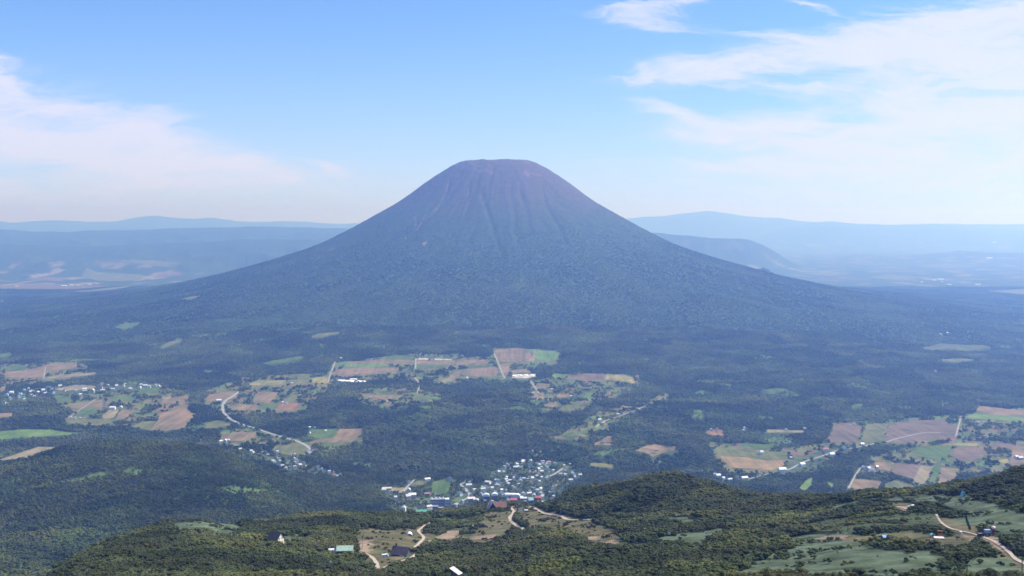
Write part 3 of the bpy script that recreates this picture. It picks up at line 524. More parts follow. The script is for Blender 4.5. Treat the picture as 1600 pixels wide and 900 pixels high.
for s in [(815, 445, 75, 160), (740, 400, 60, 120), (720, 430, 50, 110)]: C2 = spot(*s, (0.090, 0.120, 0.060), 0.55)
def streak(line, w, col, amt):
    global C2
    P = [hit(p[0], p[1], 8000.0)[:2] for p in line]
    best = np.full(X2.shape, 1e9)
    for a_, b_ in zip(P[:-1], P[1:]):
        ab = b_ - a_; t = np.clip(((X2 - a_[0]) * ab[0] + (Y2 - a_[1]) * ab[1]) / (ab @ ab), 0, 1)
        best = np.minimum(best, np.hypot(X2 - a_[0] - t * ab[0], Y2 - a_[1] - t * ab[1]))
    C2 = lerp(C2, col, (best < w * (1 + 0.8 * pn)) * amt); return best
cut = np.zeros_like(Z2)
for ln, w in [([(846,290),(852,315),(860,335),(870,348),(878,362),(884,380)], 16), ([(752,300),(762,330),(770,355),(776,378),(790,405)], 14), ([(720,268),(716,280)], 10), ([(732,290),(731,312)], 10), ([(700,285),(698,300),(685,325),(655,355),(640,370)], 8), ([(812,300),(816,312)], 13)]:
    P = [hit(p[0], p[1], 8000.0)[:2] for p in ln]
    for a_, b_ in zip(P[:-1], P[1:]):
        ab = b_ - a_; t = np.clip(((X2 - a_[0]) * ab[0] + (Y2 - a_[1]) * ab[1]) / (ab @ ab), 0, 1)
        cut = np.maximum(cut, w * np.exp(-(np.hypot(X2 - a_[0] - t * ab[0], Y2 - a_[1] - t * ab[1]) / 26) ** 2))
for ln in [[(700,285),(698,297),(688,318),(678,330)], [(648,338),(651,350)], [(733,290),(731,305)], [(665,335),(652,358)]]: streak(ln, 7, (0.27, 0.19, 0.16), 0.65)
for ln in [[(738,254),(742,264),(752,268),(762,262)], [(760,266),(770,272)], [(820,264),(826,276)], [(820,272),(850,275)]]: streak(ln, 14, (0.23, 0.135, 0.11), 0.5)
Z2 = Z2 - cut; V2 = EYE + F * (CZ - Z2) / D2
# distant plains: patchwork of crops
pat = fbm(X2 / 500, Y2 / 800, 4, 140); flat = sstep(13800, 15000, D2) * (1 - sstep(330, 520, Z2))
C2 = lerp(C2, (0.200, 0.170, 0.110), flat * sstep(0.10, 0.30, pat))
C2 = lerp(C2, (0.14, 0.13, 0.08), sstep(13800, 15000, D2) * sstep(520, 330, Z2) * 0 + sstep(13800, 16000, D2) * (U2 > 900) * (Z2 < 800) * sstep(0.15, 0.4, pat) * 0.5)

def grid_mesh(name, P, C=None):
    nu, nd = P.shape[:2]; me = bpy.data.meshes.new(name); n = nu * nd
    me.vertices.add(n); me.vertices.foreach_set('co', P.reshape(-1).astype(np.float32))
    i = np.arange(nu - 1)[:, None] * nd + np.arange(nd - 1)[None, :]
    q = np.stack([i, i + nd, i + nd + 1, i + 1], -1).reshape(-1).astype(np.int32); nf = len(q) // 4
    me.loops.add(nf * 4); me.loops.foreach_set('vertex_index', q)
    me.polygons.add(nf); me.polygons.foreach_set('loop_start', np.arange(nf, dtype=np.int32) * 4)
    me.polygons.foreach_set('use_smooth', np.ones(nf, bool))
    if C is not None:
        at = me.attributes.new('cover', 'FLOAT_COLOR', 'POINT'); c = np.ones((n, 4), np.float32); c[:, :3] = C.reshape(-1, 3); at.data.foreach_set('color', c.ravel())
    me.update(calc_edges=True); return me
tm = bpy.data.materials.new('ground_cover'); tm.use_nodes = True; t = tm.node_tree; b = t.nodes['Principled BSDF']
b.inputs['Roughness'].default_value = 0.95; b.inputs['Specular IOR Level'].default_value = 0.05
at = t.nodes.new('ShaderNodeAttribute'); at.attribute_name = 'cover'; g = t.nodes.new('ShaderNodeNewGeometry')
n1 = t.nodes.new('ShaderNodeTexNoise'); n1.inputs['Scale'].default_value = 0.30; n1.inputs['Detail'].default_value = 9; n1.inputs['Roughness'].default_value = 0.85; t.links.new(g.outputs['Position'], n1.inputs['Vector'])
n2 = t.nodes.new('ShaderNodeTexNoise'); n2.inputs['Scale'].default_value = 0.02; n2.inputs['Detail'].default_value = 7; n2.inputs['Roughness'].default_value = 0.7; t.links.new(g.outputs['Position'], n2.inputs['Vector'])
ad = t.nodes.new('ShaderNodeMath'); ad.operation = 'ADD'; t.links.new(n1.outputs[0], ad.inputs[0]); t.links.new(n2.outputs[0], ad.inputs[1])
mr = t.nodes.new('ShaderNodeMapRange'); mr.inputs['From Min'].default_value = 0.7; mr.inputs['From Max'].default_value = 1.3; mr.inputs['To Min'].default_value = 0.40; mr.inputs['To Max'].default_value = 1.6; t.links.new(ad.outputs[0], mr.inputs['Value'])
vm = t.nodes.new('ShaderNodeVectorMath'); vm.operation = 'SCALE'; t.links.new(at.outputs['Color'], vm.inputs[0]); t.links.new(mr.outputs[0], vm.inputs['Scale']); t.links.new(vm.outputs[0], b.inputs['Base Color'])
bp = t.nodes.new('ShaderNodeBump'); bp.inputs['Strength'].default_value = 0.6; bp.inputs['Distance'].default_value = 3.0; t.links.new(ad.outputs[0], bp.inputs['Height']); t.links.new(bp.outputs[0], b.inputs['Normal'])
me = grid_mesh('terrain', np.stack([X2, Y2, Z2], -1), C2); me.materials.append(tm)
ter = bpy.data.objects.new('terrain', me); COL.objects.link(ter)
tag(ter, 'rolling ground with the broad forested volcano, valley plain and far blue ranges', 'terrain', kind='structure')

# ------------------------------------------------------------------ air
def haze():
    m = bpy.data.materials.new('air'); m.use_nodes = True; t = m.node_tree; t.nodes.clear()
    v = t.nodes.new('ShaderNodeVolumePrincipled'); o = t.nodes.new('ShaderNodeOutputMaterial'); t.links.new(v.outputs[0], o.inputs['Volume'])
    v.inputs['Color'].default_value = (*HAZE_COLOR, 1); v.inputs['Density'].default_value = HAZE_DENSITY; v.inputs['Anisotropy'].default_value = 0.48
    v.inputs['Absorption Color'].default_value = (1, 1, 1, 1)
    lo = Vector((-52000, -900, float(Z2.min()) - 1)); hi = Vector((52000, 67500, 1975))
    bm = bmesh.new(); bmesh.ops.create_cube(bm, size=1)
    for q in bm.verts: q.co = Vector([lo[i] if q.co[i] < 0 else hi[i] for i in range(3)])
    me = bpy.data.meshes.new('haze'); bm.to_mesh(me); bm.free(); me.materials.append(m)
    o = bpy.data.objects.new('haze', me); COL.objects.link(o); tag(o, 'thin blue haze lying over the whole valley', 'haze', kind='stuff')
haze()

# ------------------------------------------------------------------ fields, roads, paths as sheets on the ground
def drape_poly(name, poly, m, off):
    bm = bmesh.new(); vs = [bm.verts.new((p[0], p[1], 0)) for p in poly]
    try: bm.faces.new(vs)
    except ValueError: bm.free(); return None
    lo, hi = poly.min(0), poly.max(0); step = max(25.0, (hi - lo).max() / 16)
    for ax in (0, 1):
        v = lo[ax] + step
        while v < hi[ax]:
            co = [0, 0, 0]; co[ax] = v; no = [0, 0, 0]; no[ax] = 1
            bmesh.ops.bisect_plane(bm, geom=bm.verts[:] + bm.edges[:] + bm.faces[:], plane_co=co, plane_no=no, dist=0.01); v += step
    cos = np.array([v.co[:] for v in bm.verts]); z = height(cos[:, 0], cos[:, 1])
    for v, zz in zip(bm.verts, z): v.co.z = zz + off
    bmesh.ops.recalc_face_normals(bm, faces=bm.faces)
    if sum(f.normal.z for f in bm.faces) < 0: bmesh.ops.reverse_faces(bm, faces=bm.faces)
    me = bpy.data.meshes.new(name); bm.to_mesh(me); bm.free(); me.materials.append(m)
    o = bpy.data.objects.new(name, me); COL.objects.link(o); return o
fword = {'farland': 'faint green field', 'green': 'green grass field', 'lime': 'bright green pasture', 'olive': 'olive green crop field', 'brown': 'brown ploughed field', 'redbrown': 'reddish bare field', 'mauve': 'dark brown tilled field',
         'tan': 'pale tan stubble field', 'yellow': 'yellowish ripe crop field', 'orange': 'long orange brown field', 'white': 'field covered with white plastic sheeting'}
for (k, pl), (_, src) in zip(FPOLY, FIELDS):
    d = pl[:, 1].mean(); o = drape_poly('field', pl, FM[k], 0.6 if d < 9000 else 3.0)
    if o: cx = np.mean([q[0] for q in src]); tag(o, fword[k] + (' left of' if cx < 600 else ' right of' if cx > 950 else ' below') + ' the volcano on the valley floor', 'field', 'fields on the valley floor', 'structure')
def ribbon(name, line, w, m, off, dmin, label, seg=10):
    P = np.array([hit(p[0], p[1], dmin)[:2] for p in densify(line, seg)])
    keep = [0]
    for i in range(1, len(P)):
        if np.hypot(*(P[i] - P[keep[-1]])) > w * 0.5: keep.append(i)
    P = P[keep]; bm = bmesh.new(); prev = None
    for i in range(len(P)):
        t_ = P[min(i + 1, len(P) - 1)] - P[max(i - 1, 0)]; t_ = t_ / (np.linalg.norm(t_) + 1e-9); nrm = np.array([-t_[1], t_[0]])
        ww = w * (1 + 0.12 * math.sin(i * 0.7) * (w < 6)); row = []
        for s in (-0.5, 0, 0.5):
            q = P[i] + nrm * ww * s; row.append(bm.verts.new((q[0], q[1], float(height(q[0], q[1])) + off)))
        if prev: bm.faces.new((prev[0], prev[1], row[1], row[0])); bm.faces.new((prev[1], prev[2], row[2], row[1]))
        prev = row
    bmesh.ops.recalc_face_normals(bm, faces=bm.faces)
    if sum(f.normal.z for f in bm.faces) < 0: bmesh.ops.reverse_faces(bm, faces=bm.faces)
    me = bpy.data.meshes.new(name); bm.to_mesh(me); bm.free(); me.materials.append(m)
    o = bpy.data.objects.new(name, me); COL.objects.link(o); tag(o, label, 'road' if name == 'road' else 'path', None, 'structure')
for nme, w, m, ln in ROADS: ribbon(nme, ln, w, RM[m], 1.1, 3300.0, 'pale %s country road crossing the valley floor' % m)
for w, m, ln in PATHS: ribbon('footpath', ln, w, RM[m], 0.35, 330.0, 'light gravel footpath winding over the near ridge')

def sample(d0, d1, area, umin=-190, umax=1790):
    n = int((umax - umin) / F * (d1 * d1 - d0 * d0) / 2 / area)
    d = np.sqrt(RNG.uniform(d0 * d0, d1 * d1, n)); u = RNG.uniform(umin, umax, n)
    return (u - 800) / F * d, d
def seen(x, y, z, top, margin=22):
    v = EYE + F * (CZ - z - top) / y
    return (v < lookup(VMIN, x, y) + margin) & (v < 925)
roadpts = [(ln, w) for _, w, _, ln in ROADS]
FP_BOX = [(p.min(0), p.max(0), p) for _, p in FPOLY]
def behind(x, y, h):
    """ground point that the top of something h tall hides"""
    k = 1.0
    if h: z = height(x, y); k = (CZ - z) / np.maximum(CZ - z - h, 1.0)
    return x * k, y * k
def off_fields(x, y, h=0.0):
    bad = np.zeros(x.shape, bool)
    if h: x, y = behind(x, y, h)
    for lo, hi, p in FP_BOX:
        i = np.nonzero((x > lo[0] - 5) & (x < hi[0] + 5) & (y > lo[1] - 5) & (y < hi[1] + 5))[0]
        if len(i):
            n = fbm(x[i] / 40, y[i] / 40, 2, 9) * 3; bad[i] |= inpoly(p, x[i] + n, y[i] + n)
    return ~bad
def off_roads(x, y, lines, extra=4, h=0.0):
    ok = np.ones(x.shape, bool)
    if h: x, y = behind(x, y, h)
    for ln, w in lines:
        W = np.array([hit(*p)[:2] for p in ln]); lo, hi = W.min(0) - 30, W.max(0) + 30
        i = np.nonzero((x > lo[0]) & (x < hi[0]) & (y > lo[1]) & (y < hi[1]))[0]
        if len(i): ok[i] &= dist_line(densify(ln, 3), x[i], y[i]) > w / 2 + extra
    return ok
# sites of near buildings that must stay clear of trees: (photo x, photo y, radius m) filled in below
SITES = [(430,849,17),(532,865,21),(640,838,10),(626,868,15),(602,872,8),(712,898,12),(775,795,20),(818,802,14),(1384,846,10),(1463,846,11),(1548,838,11),(1530,838,9),(1502,834,6),(1505,775,8),(520,890,6),(1428,795,8),(1374,796,6),(1274,829,4),(1325,831,4),(1366,831,4),(1411,831,4),(1194,844,5),(516,893,5)]
SW = [(hit(px, py), r) for px, py, r in SITES]
def off_sites(x, y):
    ok = np.ones(x.shape, bool)
    for p in HPOS:
        i = np.nonzero((np.abs(x - p[0]) < p[2]) & (y < p[1] + p[2]) & (y > p[1] - p[2] - 32))[0]; ok[i] = False
    for h, r in SW:
        dx, dy = x - h[0], y - h[1]; ok &= (np.hypot(dx, dy) > r) & ~((np.abs(dx) < r * .9) & (dy < 0) & (dy > -r * 1.9))
    return ok
#BUILD_START
# ------------------------------------------------------------------ buildings and small things
def empty(name, loc, rz, label, cat, group=None):
    e = bpy.data.objects.new(name, None); COL.objects.link(e); e.empty_display_size = 1
    e.location = loc; e.rotation_euler = (0, 0, rz); return tag(e, label, cat, group)
class MB:
    def __init__(s): s.bm = bmesh.new()
    def box(s, x, y, z, lx, ly, lz, rz=0.0):
        """centre of the base, sizes"""
        a = bmesh.ops.create_cube(s.bm, size=1); R = Matrix.Rotation(rz, 3, 'Z')
        for v in a['verts']: v.co = R @ Vector((v.co.x * lx, v.co.y * ly, (v.co.z + .5) * lz)) + Vector((x, y, z))
        return s
    def prism(s, pts, y0, y1):
        """outline in x-z pushed along y"""
        A = [s.bm.verts.new((p[0], y0, p[1])) for p in pts]; B = [s.bm.verts.new((p[0], y1, p[1])) for p in pts]; n = len(pts)
        s.bm.faces.new(A[::-1]); s.bm.faces.new(B)
        for i in range(n): s.bm.faces.new((A[i], A[(i + 1) % n], B[(i + 1) % n], B[i]))
        return s
    def bar(s, a, b, r, r2=None, n=8):
        a, b = Vector(a), Vector(b); q = (b - a).to_track_quat('Z', 'Y').to_matrix(); r2 = r if r2 is None else r2
        A = [s.bm.verts.new(a + q @ Vector((math.cos(k * 2 * math.pi / n) * r, math.sin(k * 2 * math.pi / n) * r, 0))) for k in range(n)]
        B = [s.bm.verts.new(b + q @ Vector((math.cos(k * 2 * math.pi / n) * r2, math.sin(k * 2 * math.pi / n) * r2, 0))) for k in range(n)]
        s.bm.faces.new(A[::-1]); s.bm.faces.new(B)
        for k in range(n): s.bm.faces.new((A[k], A[(k + 1) % n], B[(k + 1) % n], B[k]))
        return s
    def ball(s, x, y, z, r, fl=1.0):
        a = bmesh.ops.create_icosphere(s.bm, subdivisions=2, radius=r)
        for v in a['verts']: v.co = Vector((v.co.x + x, v.co.y + y, v.co.z * fl + z))
        return s
    def build(s, name, m, parent=None, label=None):
        bmesh.ops.recalc_face_normals(s.bm, faces=s.bm.faces); me = bpy.data.meshes.new(name); s.bm.to_mesh(me); s.bm.free(); me.materials.append(m)
        o = bpy.data.objects.new(name, me); COL.objects.link(o); o.parent = parent
        if label: o['label'] = label
        return o
GLASS = mat('window_glass', (0.05, 0.06, 0.08), 0.15, spec=0.6)
def wallm(c): return cmat('wall_paint', c, 0.85, 0.5, 0.25)
def roofm(c, r=0.5): return cmat('roof_sheet', c, r, 0.35, 0.25)
def gable(root, lx, ly, hw, hr, wc, rc, over=0.6, th=0.25, x=0, y=0, gable_wall=None, found=3.0):
    """house body with the ridge along x"""
    MB().prism([(-ly / 2, -found), (ly / 2, -found), (ly / 2, hw), (0, hr), (-ly / 2, hw)], -lx / 2, lx / 2)
    b = MB(); b.prism([(-ly / 2, -found), (ly / 2, -found), (ly / 2, hw), (0, hr - .05), (-ly / 2, hw)], -lx / 2, lx / 2)
    for v in b.bm.verts: v.co = Vector((v.co.y + x, v.co.x + y, v.co.z))
    w = b.build('wall', wallm(wc), root)
    sl = (hr - hw) / (ly / 2); e = ly / 2 + over; ze = hw - sl * over
    r = MB(); r.prism([(-e, ze), (0, hr), (e, ze), (e, ze + th), (0, hr + th), (-e, ze + th)], -lx / 2 - over, lx / 2 + over)
    for v in r.bm.verts: v.co = Vector((v.co.y + x, v.co.x + y, v.co.z))
    rf = r.build('roof', roofm(rc), root)
    return w, rf
def windows(wall, xs, z, y, w=1.1, h=1.2, ax='x'):
    for q in xs:
        b = MB()
        if ax == 'x': b.box(q, y, z, w, .12, h)
        else: b.box(y, q, z, .12, w, h)
        b.build('window', GLASS, wall)
def place(px, py, dmin=330.0, dz=0.0):
    h = hit(px, py, dmin); return Vector((h[0], h[1], h[2] + dz))

# tall lift station with a white gable, on the left
e = empty('lift_station', place(431, 849), -0.50, 'tall steep roofed lift station with cream gable and dark roof in the scrub', 'building')
w, rf = gable(e, 12.0, 9.5, 5.2, 10.8, (0.80, 0.74, 0.60), (0.075, 0.070, 0.075))
MB().box(6.1, 0, -1, .2, 6.0, 3.6).build('door', wallm((0.35, 0.18, 0.15)), w)
windows(w, [-2, 2], 5.0, 6.05, 1.2, 1.3, 'y'); windows(w, [-4, -1, 2], 1.8, -4.8)
MB().box(-2, -8.5, -2.0, 11, 5.5, 1.9).build('deck', wallm((0.45, 0.38, 0.33)), e)
# green roofed hut with a pale lean-to
e = empty('mountain_hut', place(533, 866), 0.06, 'long hut with pale green roof and dark red walls beside the gravel path', 'building')
w, rf = gable(e, 13.5, 8.5, 4.4, 7.4, (0.15, 0.09, 0.09), (0.34, 0.48, 0.38), x=3.4)
windows(w, [-1, 2, 5, 8], 1.1, -4.3); MB().box(10.2, 0, -1.0, .15, 6.5, 4.1).build('gable_board', wallm((0.75, 0.66, 0.48)), w)
MB().bar((10.4, -4.2, 0), (10.4, 0, 6.4), .16).build('brace', wallm((0.25, 0.16, 0.12)), w)
MB().box(-6.9, 0, -3, 6.9, 7.0, 5.6).build('annex_wall', wallm((0.14, 0.09, 0.10)), e)
b = MB(); b.prism([(-10.8, 2.75), (-3.55, 2.75), (-3.55, 3.0), (-10.8, 3.0)], -4.2, 0.2)
for v in b.bm.verts: v.co.z += (v.co.y + 4.2) * 0.55
b.build('annex_roof', roofm((0.72, 0.70, 0.78)), e)
# small arched white hut
e = empty('arched_hut', place(640, 837), 0.12, 'small hut with white arched metal roof beside the winding path', 'hut')
pts = [(3.0 * math.cos(a), 3.4 * math.sin(a)) for a in np.linspace(0, math.pi, 11)]
MB().prism([(p[0] * .93, p[1] * .93) for p in pts] + [(-2.8, -2), (2.8, -2)], -4.1, 4.1).build('end_wall', wallm((0.22, 0.16, 0.16)), e)
MB().prism([(p[0], p[1] + .02) for p in pts] + [(p[0] * .94, p[1] * .94) for p in pts[::-1]], -4.3, 4.3).build('roof', roofm((0.78, 0.78, 0.82)), e)
MB().box(0, -4.15, -.5, 1.6, .15, 2.3).build('door', wallm((0.4, 0.38, 0.4)), e)
# dark chalet
e = empty('chalet', place(627, 869), -0.35, 'dark violet roofed chalet with chimney at the fork of the gravel path', 'building')
w, rf = gable(e, 14.0, 10.0, 3.2, 8.2, (0.10, 0.12, 0.11), (0.085, 0.070, 0.095), over=0.9)
windows(w, [-4.5, -1.5, 1.5, 4.5], 1.0, -5.05, 1.3, 1.2); windows(w, [-2, 2], 3.4, 7.05, 1.1, 1.2, 'y')
MB().box(-5.0, 0.6, 6, 1.2, 1.2, 4.6).build('chimney', wallm((0.07, 0.06, 0.06)), rf)
MB().box(3.5, -6.2, -2, 4.5, 3.0, 4.4).build('porch', wallm((0.12, 0.13, 0.12)), e)
# white truck
def vehicle(px, py, rz, label, col, L_=5.4, W_=2.1, H_=2.3, name='van'):
    e = empty(name, place(px, py), rz, label, name)
    MB().box(-.5, 0, .45, L_ - 1, W_, H_ - .5).box(L_ / 2 - .6, 0, .45, 1.3, W_ * .96, H_ * .45).build('body', cmat('car_paint', col, 0.35, None), e)
    MB().box(L_ / 2 - 1.0, 0, H_ * .58, .12, W_ * .9, H_ * .30).build('windscreen', GLASS, e); MB().box(L_ / 2 - 2.2, 0, H_ * .58, 1.4, W_ + .04, H_ * .26).build('window', GLASS, e)
    for sx in (-1, 1):
        for sy in (-1, 1): MB().bar((sx * L_ * .31, sy * (W_ / 2 - .22), .38), (sx * L_ * .31, sy * (W_ / 2 + .03), .38), .38, n=12).build('wheel', wallm((0.02, 0.02, 0.02)), e)
    return e
vehicle(602, 871, 0.3, 'white service van parked below the dark roofed chalet', (0.8, 0.8, 0.82), 6.0, 2.4, 2.9)
MB  # white slanted roof at the lower edge
e = empty('snow_shed', place(712, 899.5), -0.5, 'shed with bright slanted white roof at the lower edge of the photo', 'shed')
MB().box(0, 0, -2, 5.0, 4.0, 4.4).build('wall', wallm((0.20, 0.13, 0.14)), e)
b = MB().box(0.3, 0, 0, 7.6, 5.4, .22)
for v in b.bm.verts: v.co.z += 3.6 - v.co.x * 0.48
b.build('roof', roofm((0.60, 0.58, 0.60)), e); MB().box(-0.4, -2.05, 0, 1.2, .12, 2.0).build('door', wallm((0.35, 0.3, 0.3)), e)
# lodge on the ridge, red roof
e = empty('lodge', place(776, 797, 1200), 0.20, 'brown red roofed mountain lodge standing on the ridge above the village', 'building')
e.scale = (1.25, 1.25, 1.3); w, rf = gable(e, 19.0, 12.0, 5.0, 9.0, (0.09, 0.07, 0.07), (0.17, 0.085, 0.080), over=1.4)
windows(w, [-7, -4, -1, 2, 5, 8], 1.8, -6.1, 1.8, 1.5)
MB().box(7, 1.5, 7, 1.3, 1.3, 4.2).build('chimney', wallm((0.3, 0.25, 0.25)), rf)
g_ = bpy.data.objects.new('cross_wing', None); COL.objects.link(g_); g_.parent = e; g_.location = (-6.5, -3.0, 0); g_.rotation_euler = (0, 0, math.pi / 2)
gable(g_, 13.0, 8.0, 5.2, 10.6, (0.11, 0.08, 0.08), (0.55, 0.54, 0.58), over=1.2)  # pale roof colour stands in for sunlight on the lodge's left roof
MB().box(3.0, 8.0, -3, 13, 5, 9.2).build('rear_wing', wallm((0.20, 0.10, 0.10)), e); MB().box(3.0, 8.0, 6.22, 14, 6, .4).build('rear_roof', roofm((0.30, 0.15, 0.14)), e)
MB().box(1, -9.4, -2.6, 17, 5.0, 2.6).build('terrace', wallm((0.14, 0.12, 0.11)), e)
# frame hut and pale block at the path bend
e = empty('ticket_hut', place(813, 800), 0.1, 'small dark pointed hut inside the bend of the gravel path', 'hut')
gable(e, 4.5, 6.5, 1.6, 5.6, (0.10, 0.11, 0.12), (0.16, 0.18, 0.19))
MB().box(0, -3.3, -.3, 1.1, .12, 2.0).build('door', wallm((0.3, 0.32, 0.33)), e)
e = empty('machine_house', place(822, 800), 0.0, 'pale grey machine house right of the small pointed hut', 'hut')
MB().box(0, 0, -2, 4.6, 4.0, 4.6).build('wall', wallm((0.34, 0.35, 0.37)), e); MB().box(0, 0, 2.62, 5.2, 4.6, .3).build('roof', roofm((0.62, 0.63, 0.66)), e); MB().box(1.0, -2.05, 0, 1.1, .12, 2.0).build('door', wallm((0.15, 0.16, 0.2)), e)
# big hotel in the resort
def block(root, name, x, y, z, lx, ly, lz, wc, rc, rows_=4, cols=8, ww=1.6):
    w = MB().box(x, y, z - 4, lx, ly, lz + 4).build(name, wallm(wc), root)
    MB().box(x, y, z + lz + .02, lx + .8, ly + .8, .6).build('roof', roofm(rc), w)
    for r_ in range(rows_):
        MB().box(x, y - ly / 2, z + 1.2 + r_ * lz / rows_, lx * .92, .3, lz / rows_ * .42).build('window', GLASS, w)
    return w
p = place(684, 795, 3400); e = empty('hotel', p, 0.10, 'large grey resort hotel with white end tower and round roof tanks', 'hotel')
block(e, 'main_wing', 0, 12, 0, 50, 18, 30, (0.42, 0.42, 0.48), (0.36, 0.36, 0.42), 6, 12, 2.4); block(e, 'end_tower', 31, 10, 0, 14, 20, 30, (0.80, 0.80, 0.84), (0.75, 0.75, 0.8), 6, 3, 2.0)
block(e, 'lower_wing', -22, -10, 0, 46, 20, 12, (0.22, 0.24, 0.34), (0.24, 0.26, 0.36), 3, 12, 2.4); block(e, 'entrance_wing', 8, -14, 0, 26, 14, 8, (0.3, 0.3, 0.36), (0.28, 0.28, 0.36), 2, 8, 2.0)
for x_ in (-20, -7, 6, 18): MB().bar((x_, 12, 30.6), (x_, 12, 34.2), 2.9, n=12).ball(x_, 12, 34, 2.9, .45).build('roof_tank', roofm((0.82, 0.82, 0.84)), e)
e = empty('sports_hall', place(654, 801, 3300), -0.05, 'long low hall with bright green roof below the grey hotel', 'hall')
w, rf = gable(e, 60, 22, 6, 10, (0.55, 0.55, 0.55), (0.10, 0.36, 0.22), over=1.5); windows(w, range(-26, 27, 6), 2.5, -11.1, 3, 2)
for i, (px, py, s, lab) in enumerate([(760, 782, 1.0, 'dark hotel tower capped by a white barrel roof, left one of two'), (773, 781, 1.0, 'dark hotel tower capped by a white barrel roof, right one of two')]):
    e = empty('hotel_tower', place(px, py, 3300), 0.1, lab, 'hotel', 'twin hotel towers above the lodge')
    w = MB().box(0, 0, -4, 20, 16, 20).build('wall', wallm((0.20, 0.20, 0.26)), e)
    MB().prism([(11.2 * math.cos(a), 15.5 + 8.5 * math.sin(a)) for a in np.linspace(0, math.pi, 11)], -9, 9).build('roof', roofm((0.82, 0.81, 0.84)), e)
    for r_ in range(3):
        for q_ in (-5, 5): MB().box(q_, -8.1, 1.5 + r_ * 4.6, 6, .3, 2).build('window', GLASS, w)
e = empty('gondola_hall', place(801, 779, 3300), -0.06, 'long white hall with curved ends in front of the village', 'hall')
MB().box(0, 0, -4, 50, 16, 14).build('wall', wallm((0.60, 0.58, 0.62)), e); MB().prism([(-26, 10.05), (26, 10.05), (26, 12), (22, 15), (17, 16.5), (-17, 16.5), (-22, 15), (-26, 12)], -9, 9).build('roof', roofm((0.84, 0.82, 0.84)), e)
MB().box(0, -8.1, 2, 44, .3, 3).build('window', GLASS, e)
def hall(px, py, lx, ly, hw, hr, wc, rc, rz, label, cat='building', dmin=3300, g=None, nm='village_hall'):
    e = empty(nm, place(px, py, dmin), rz, label, cat, g); w, rf = gable(e, lx, ly, hw, hr, wc, rc, over=.8); n = max(2, int(lx // 6))
    for k in (-1, 1): MB().box(k * lx * .24, -ly / 2, hw * .35, lx * .38, .3, hw * .35).build('window', GLASS, w)
    return e
hall(802, 786, 24, 16, 12, 17, (0.42, 0.08, 0.09), (0.42, 0.13, 0.13), 0.1, 'dark red gabled hotel in front of the long white hall')
hall(841, 782, 20, 14, 11, 15, (0.55, 0.09, 0.07), (0.50, 0.12, 0.10), -0.1, 'bright red building at the right end of the resort base')
hall(829, 788, 17, 14, 16, 24, (0.26, 0.34, 0.38), (0.30, 0.44, 0.46), 0.3, 'tall blue grey hall with teal roof between two red buildings')
hall(818, 781, 22, 14, 7, 10, (0.62, 0.62, 0.68), (0.66, 0.68, 0.76), 0.0, 'low pale lilac roofed building right of the long white hall')
hall(769, 789, 14, 11, 7, 11, (0.6, 0.56, 0.55), (0.55, 0.5, 0.5), 0.2, 'small pale hotel left of the dark red gabled hotel')
hall(736, 782, 26, 13, 8, 12, (0.72, 0.52, 0.48), (0.70, 0.60, 0.62), 0.3, 'pinkish hotel by the road bend left of the village')
hall(744, 784, 16, 12, 8, 12, (0.8, 0.78, 0.8), (0.75, 0.72, 0.76), -0.2, 'white walled guest house beside the pinkish hotel')
hall(712, 792, 20, 13, 8, 13, (0.75, 0.75, 0.8), (0.22, 0.24, 0.32), 0.9, 'white guest house with dark steep roof right of the grey hotel')
hall(668, 774, 18, 12, 7, 10, (0.45, 0.2, 0.25), (0.4, 0.22, 0.27), 0.0, 'plum coloured house behind the grey hotel')
hall(605, 765, 30, 16, 6, 9, (0.6, 0.55, 0.45), (0.56, 0.50, 0.42), 0.1, 'sandy roofed store at the left end of the resort')
hall(762, 756, 22, 13, 8, 12, (0.82, 0.8, 0.8), (0.72, 0.70, 0.72), -0.5, 'large white house at the left edge of the village')
hall(620, 802, 16, 11, 5, 8, (0.78, 0.78, 0.8), (0.72, 0.72, 0.76), 0.4, 'white cottage in the trees left of the green roofed hall')
# blue roofed hut and the things around it on the bamboo slope
e = empty('lift_hut', place(1384, 845), 0.15, 'small maroon hut with bright blue roof on the bamboo slope', 'hut')
w, rf = gable(e, 4.6, 3.8, 2.6, 3.4, (0.17, 0.08, 0.10), (0.16, 0.36, 0.72), over=.3, th=.15, found=1.5)
windows(w, [-1.2, 1.2], 1.1, -1.95, .9, .8); MB().box(0, -1.98, 0, .8, .1, 1.9).build('door', wallm((0.3, 0.15, 0.16)), w)
e = empty('equipment_box', place(1390, 847), 0.3, 'low blue equipment box right in front of the blue roofed hut', 'box')
MB().box(0, 0, -.5, 2.0, 1.4, 1.9).build('casing', wallm((0.10, 0.16, 0.42)), e); MB().box(0, 0, 1.41, 2.2, 1.6, .12).build('lid', wallm((0.14, 0.24, 0.55)), e)
e = empty('viewing_deck', place(1467, 843), -0.15, 'pale pink viewing deck on dark posts right of the blue roofed hut', 'deck')
MB().box(0, 0, 1.0, 5.6, 3.6, .3).build('platform', wallm((0.74, 0.60, 0.54)), e)
for sx in (-1, 1):
    for sy in (-1, 1): MB().box(sx * 2.4, sy * 1.5, -1, .25, .25, 1.98).build('leg', wallm((0.1, 0.08, 0.08)), e)
e = empty('winch', place(1469, 839), 0.0, 'orange red steel winch frame standing behind the pale deck', 'frame')
MB().bar((-1.6, 0, -.5), (-1.2, 0, 3.4), .14).build('leg', wallm((0.62, 0.20, 0.10)), e); MB().bar((1.6, 0, -.5), (1.2, 0, 3.4), .14).build('leg', wallm((0.62, 0.20, 0.10)), e); MB().box(0, 0, 3.3, 3.4, .5, .35).box(0, 0, 1.6, 2.6, .4, .25).build('beam', wallm((0.62, 0.22, 0.12)), e)
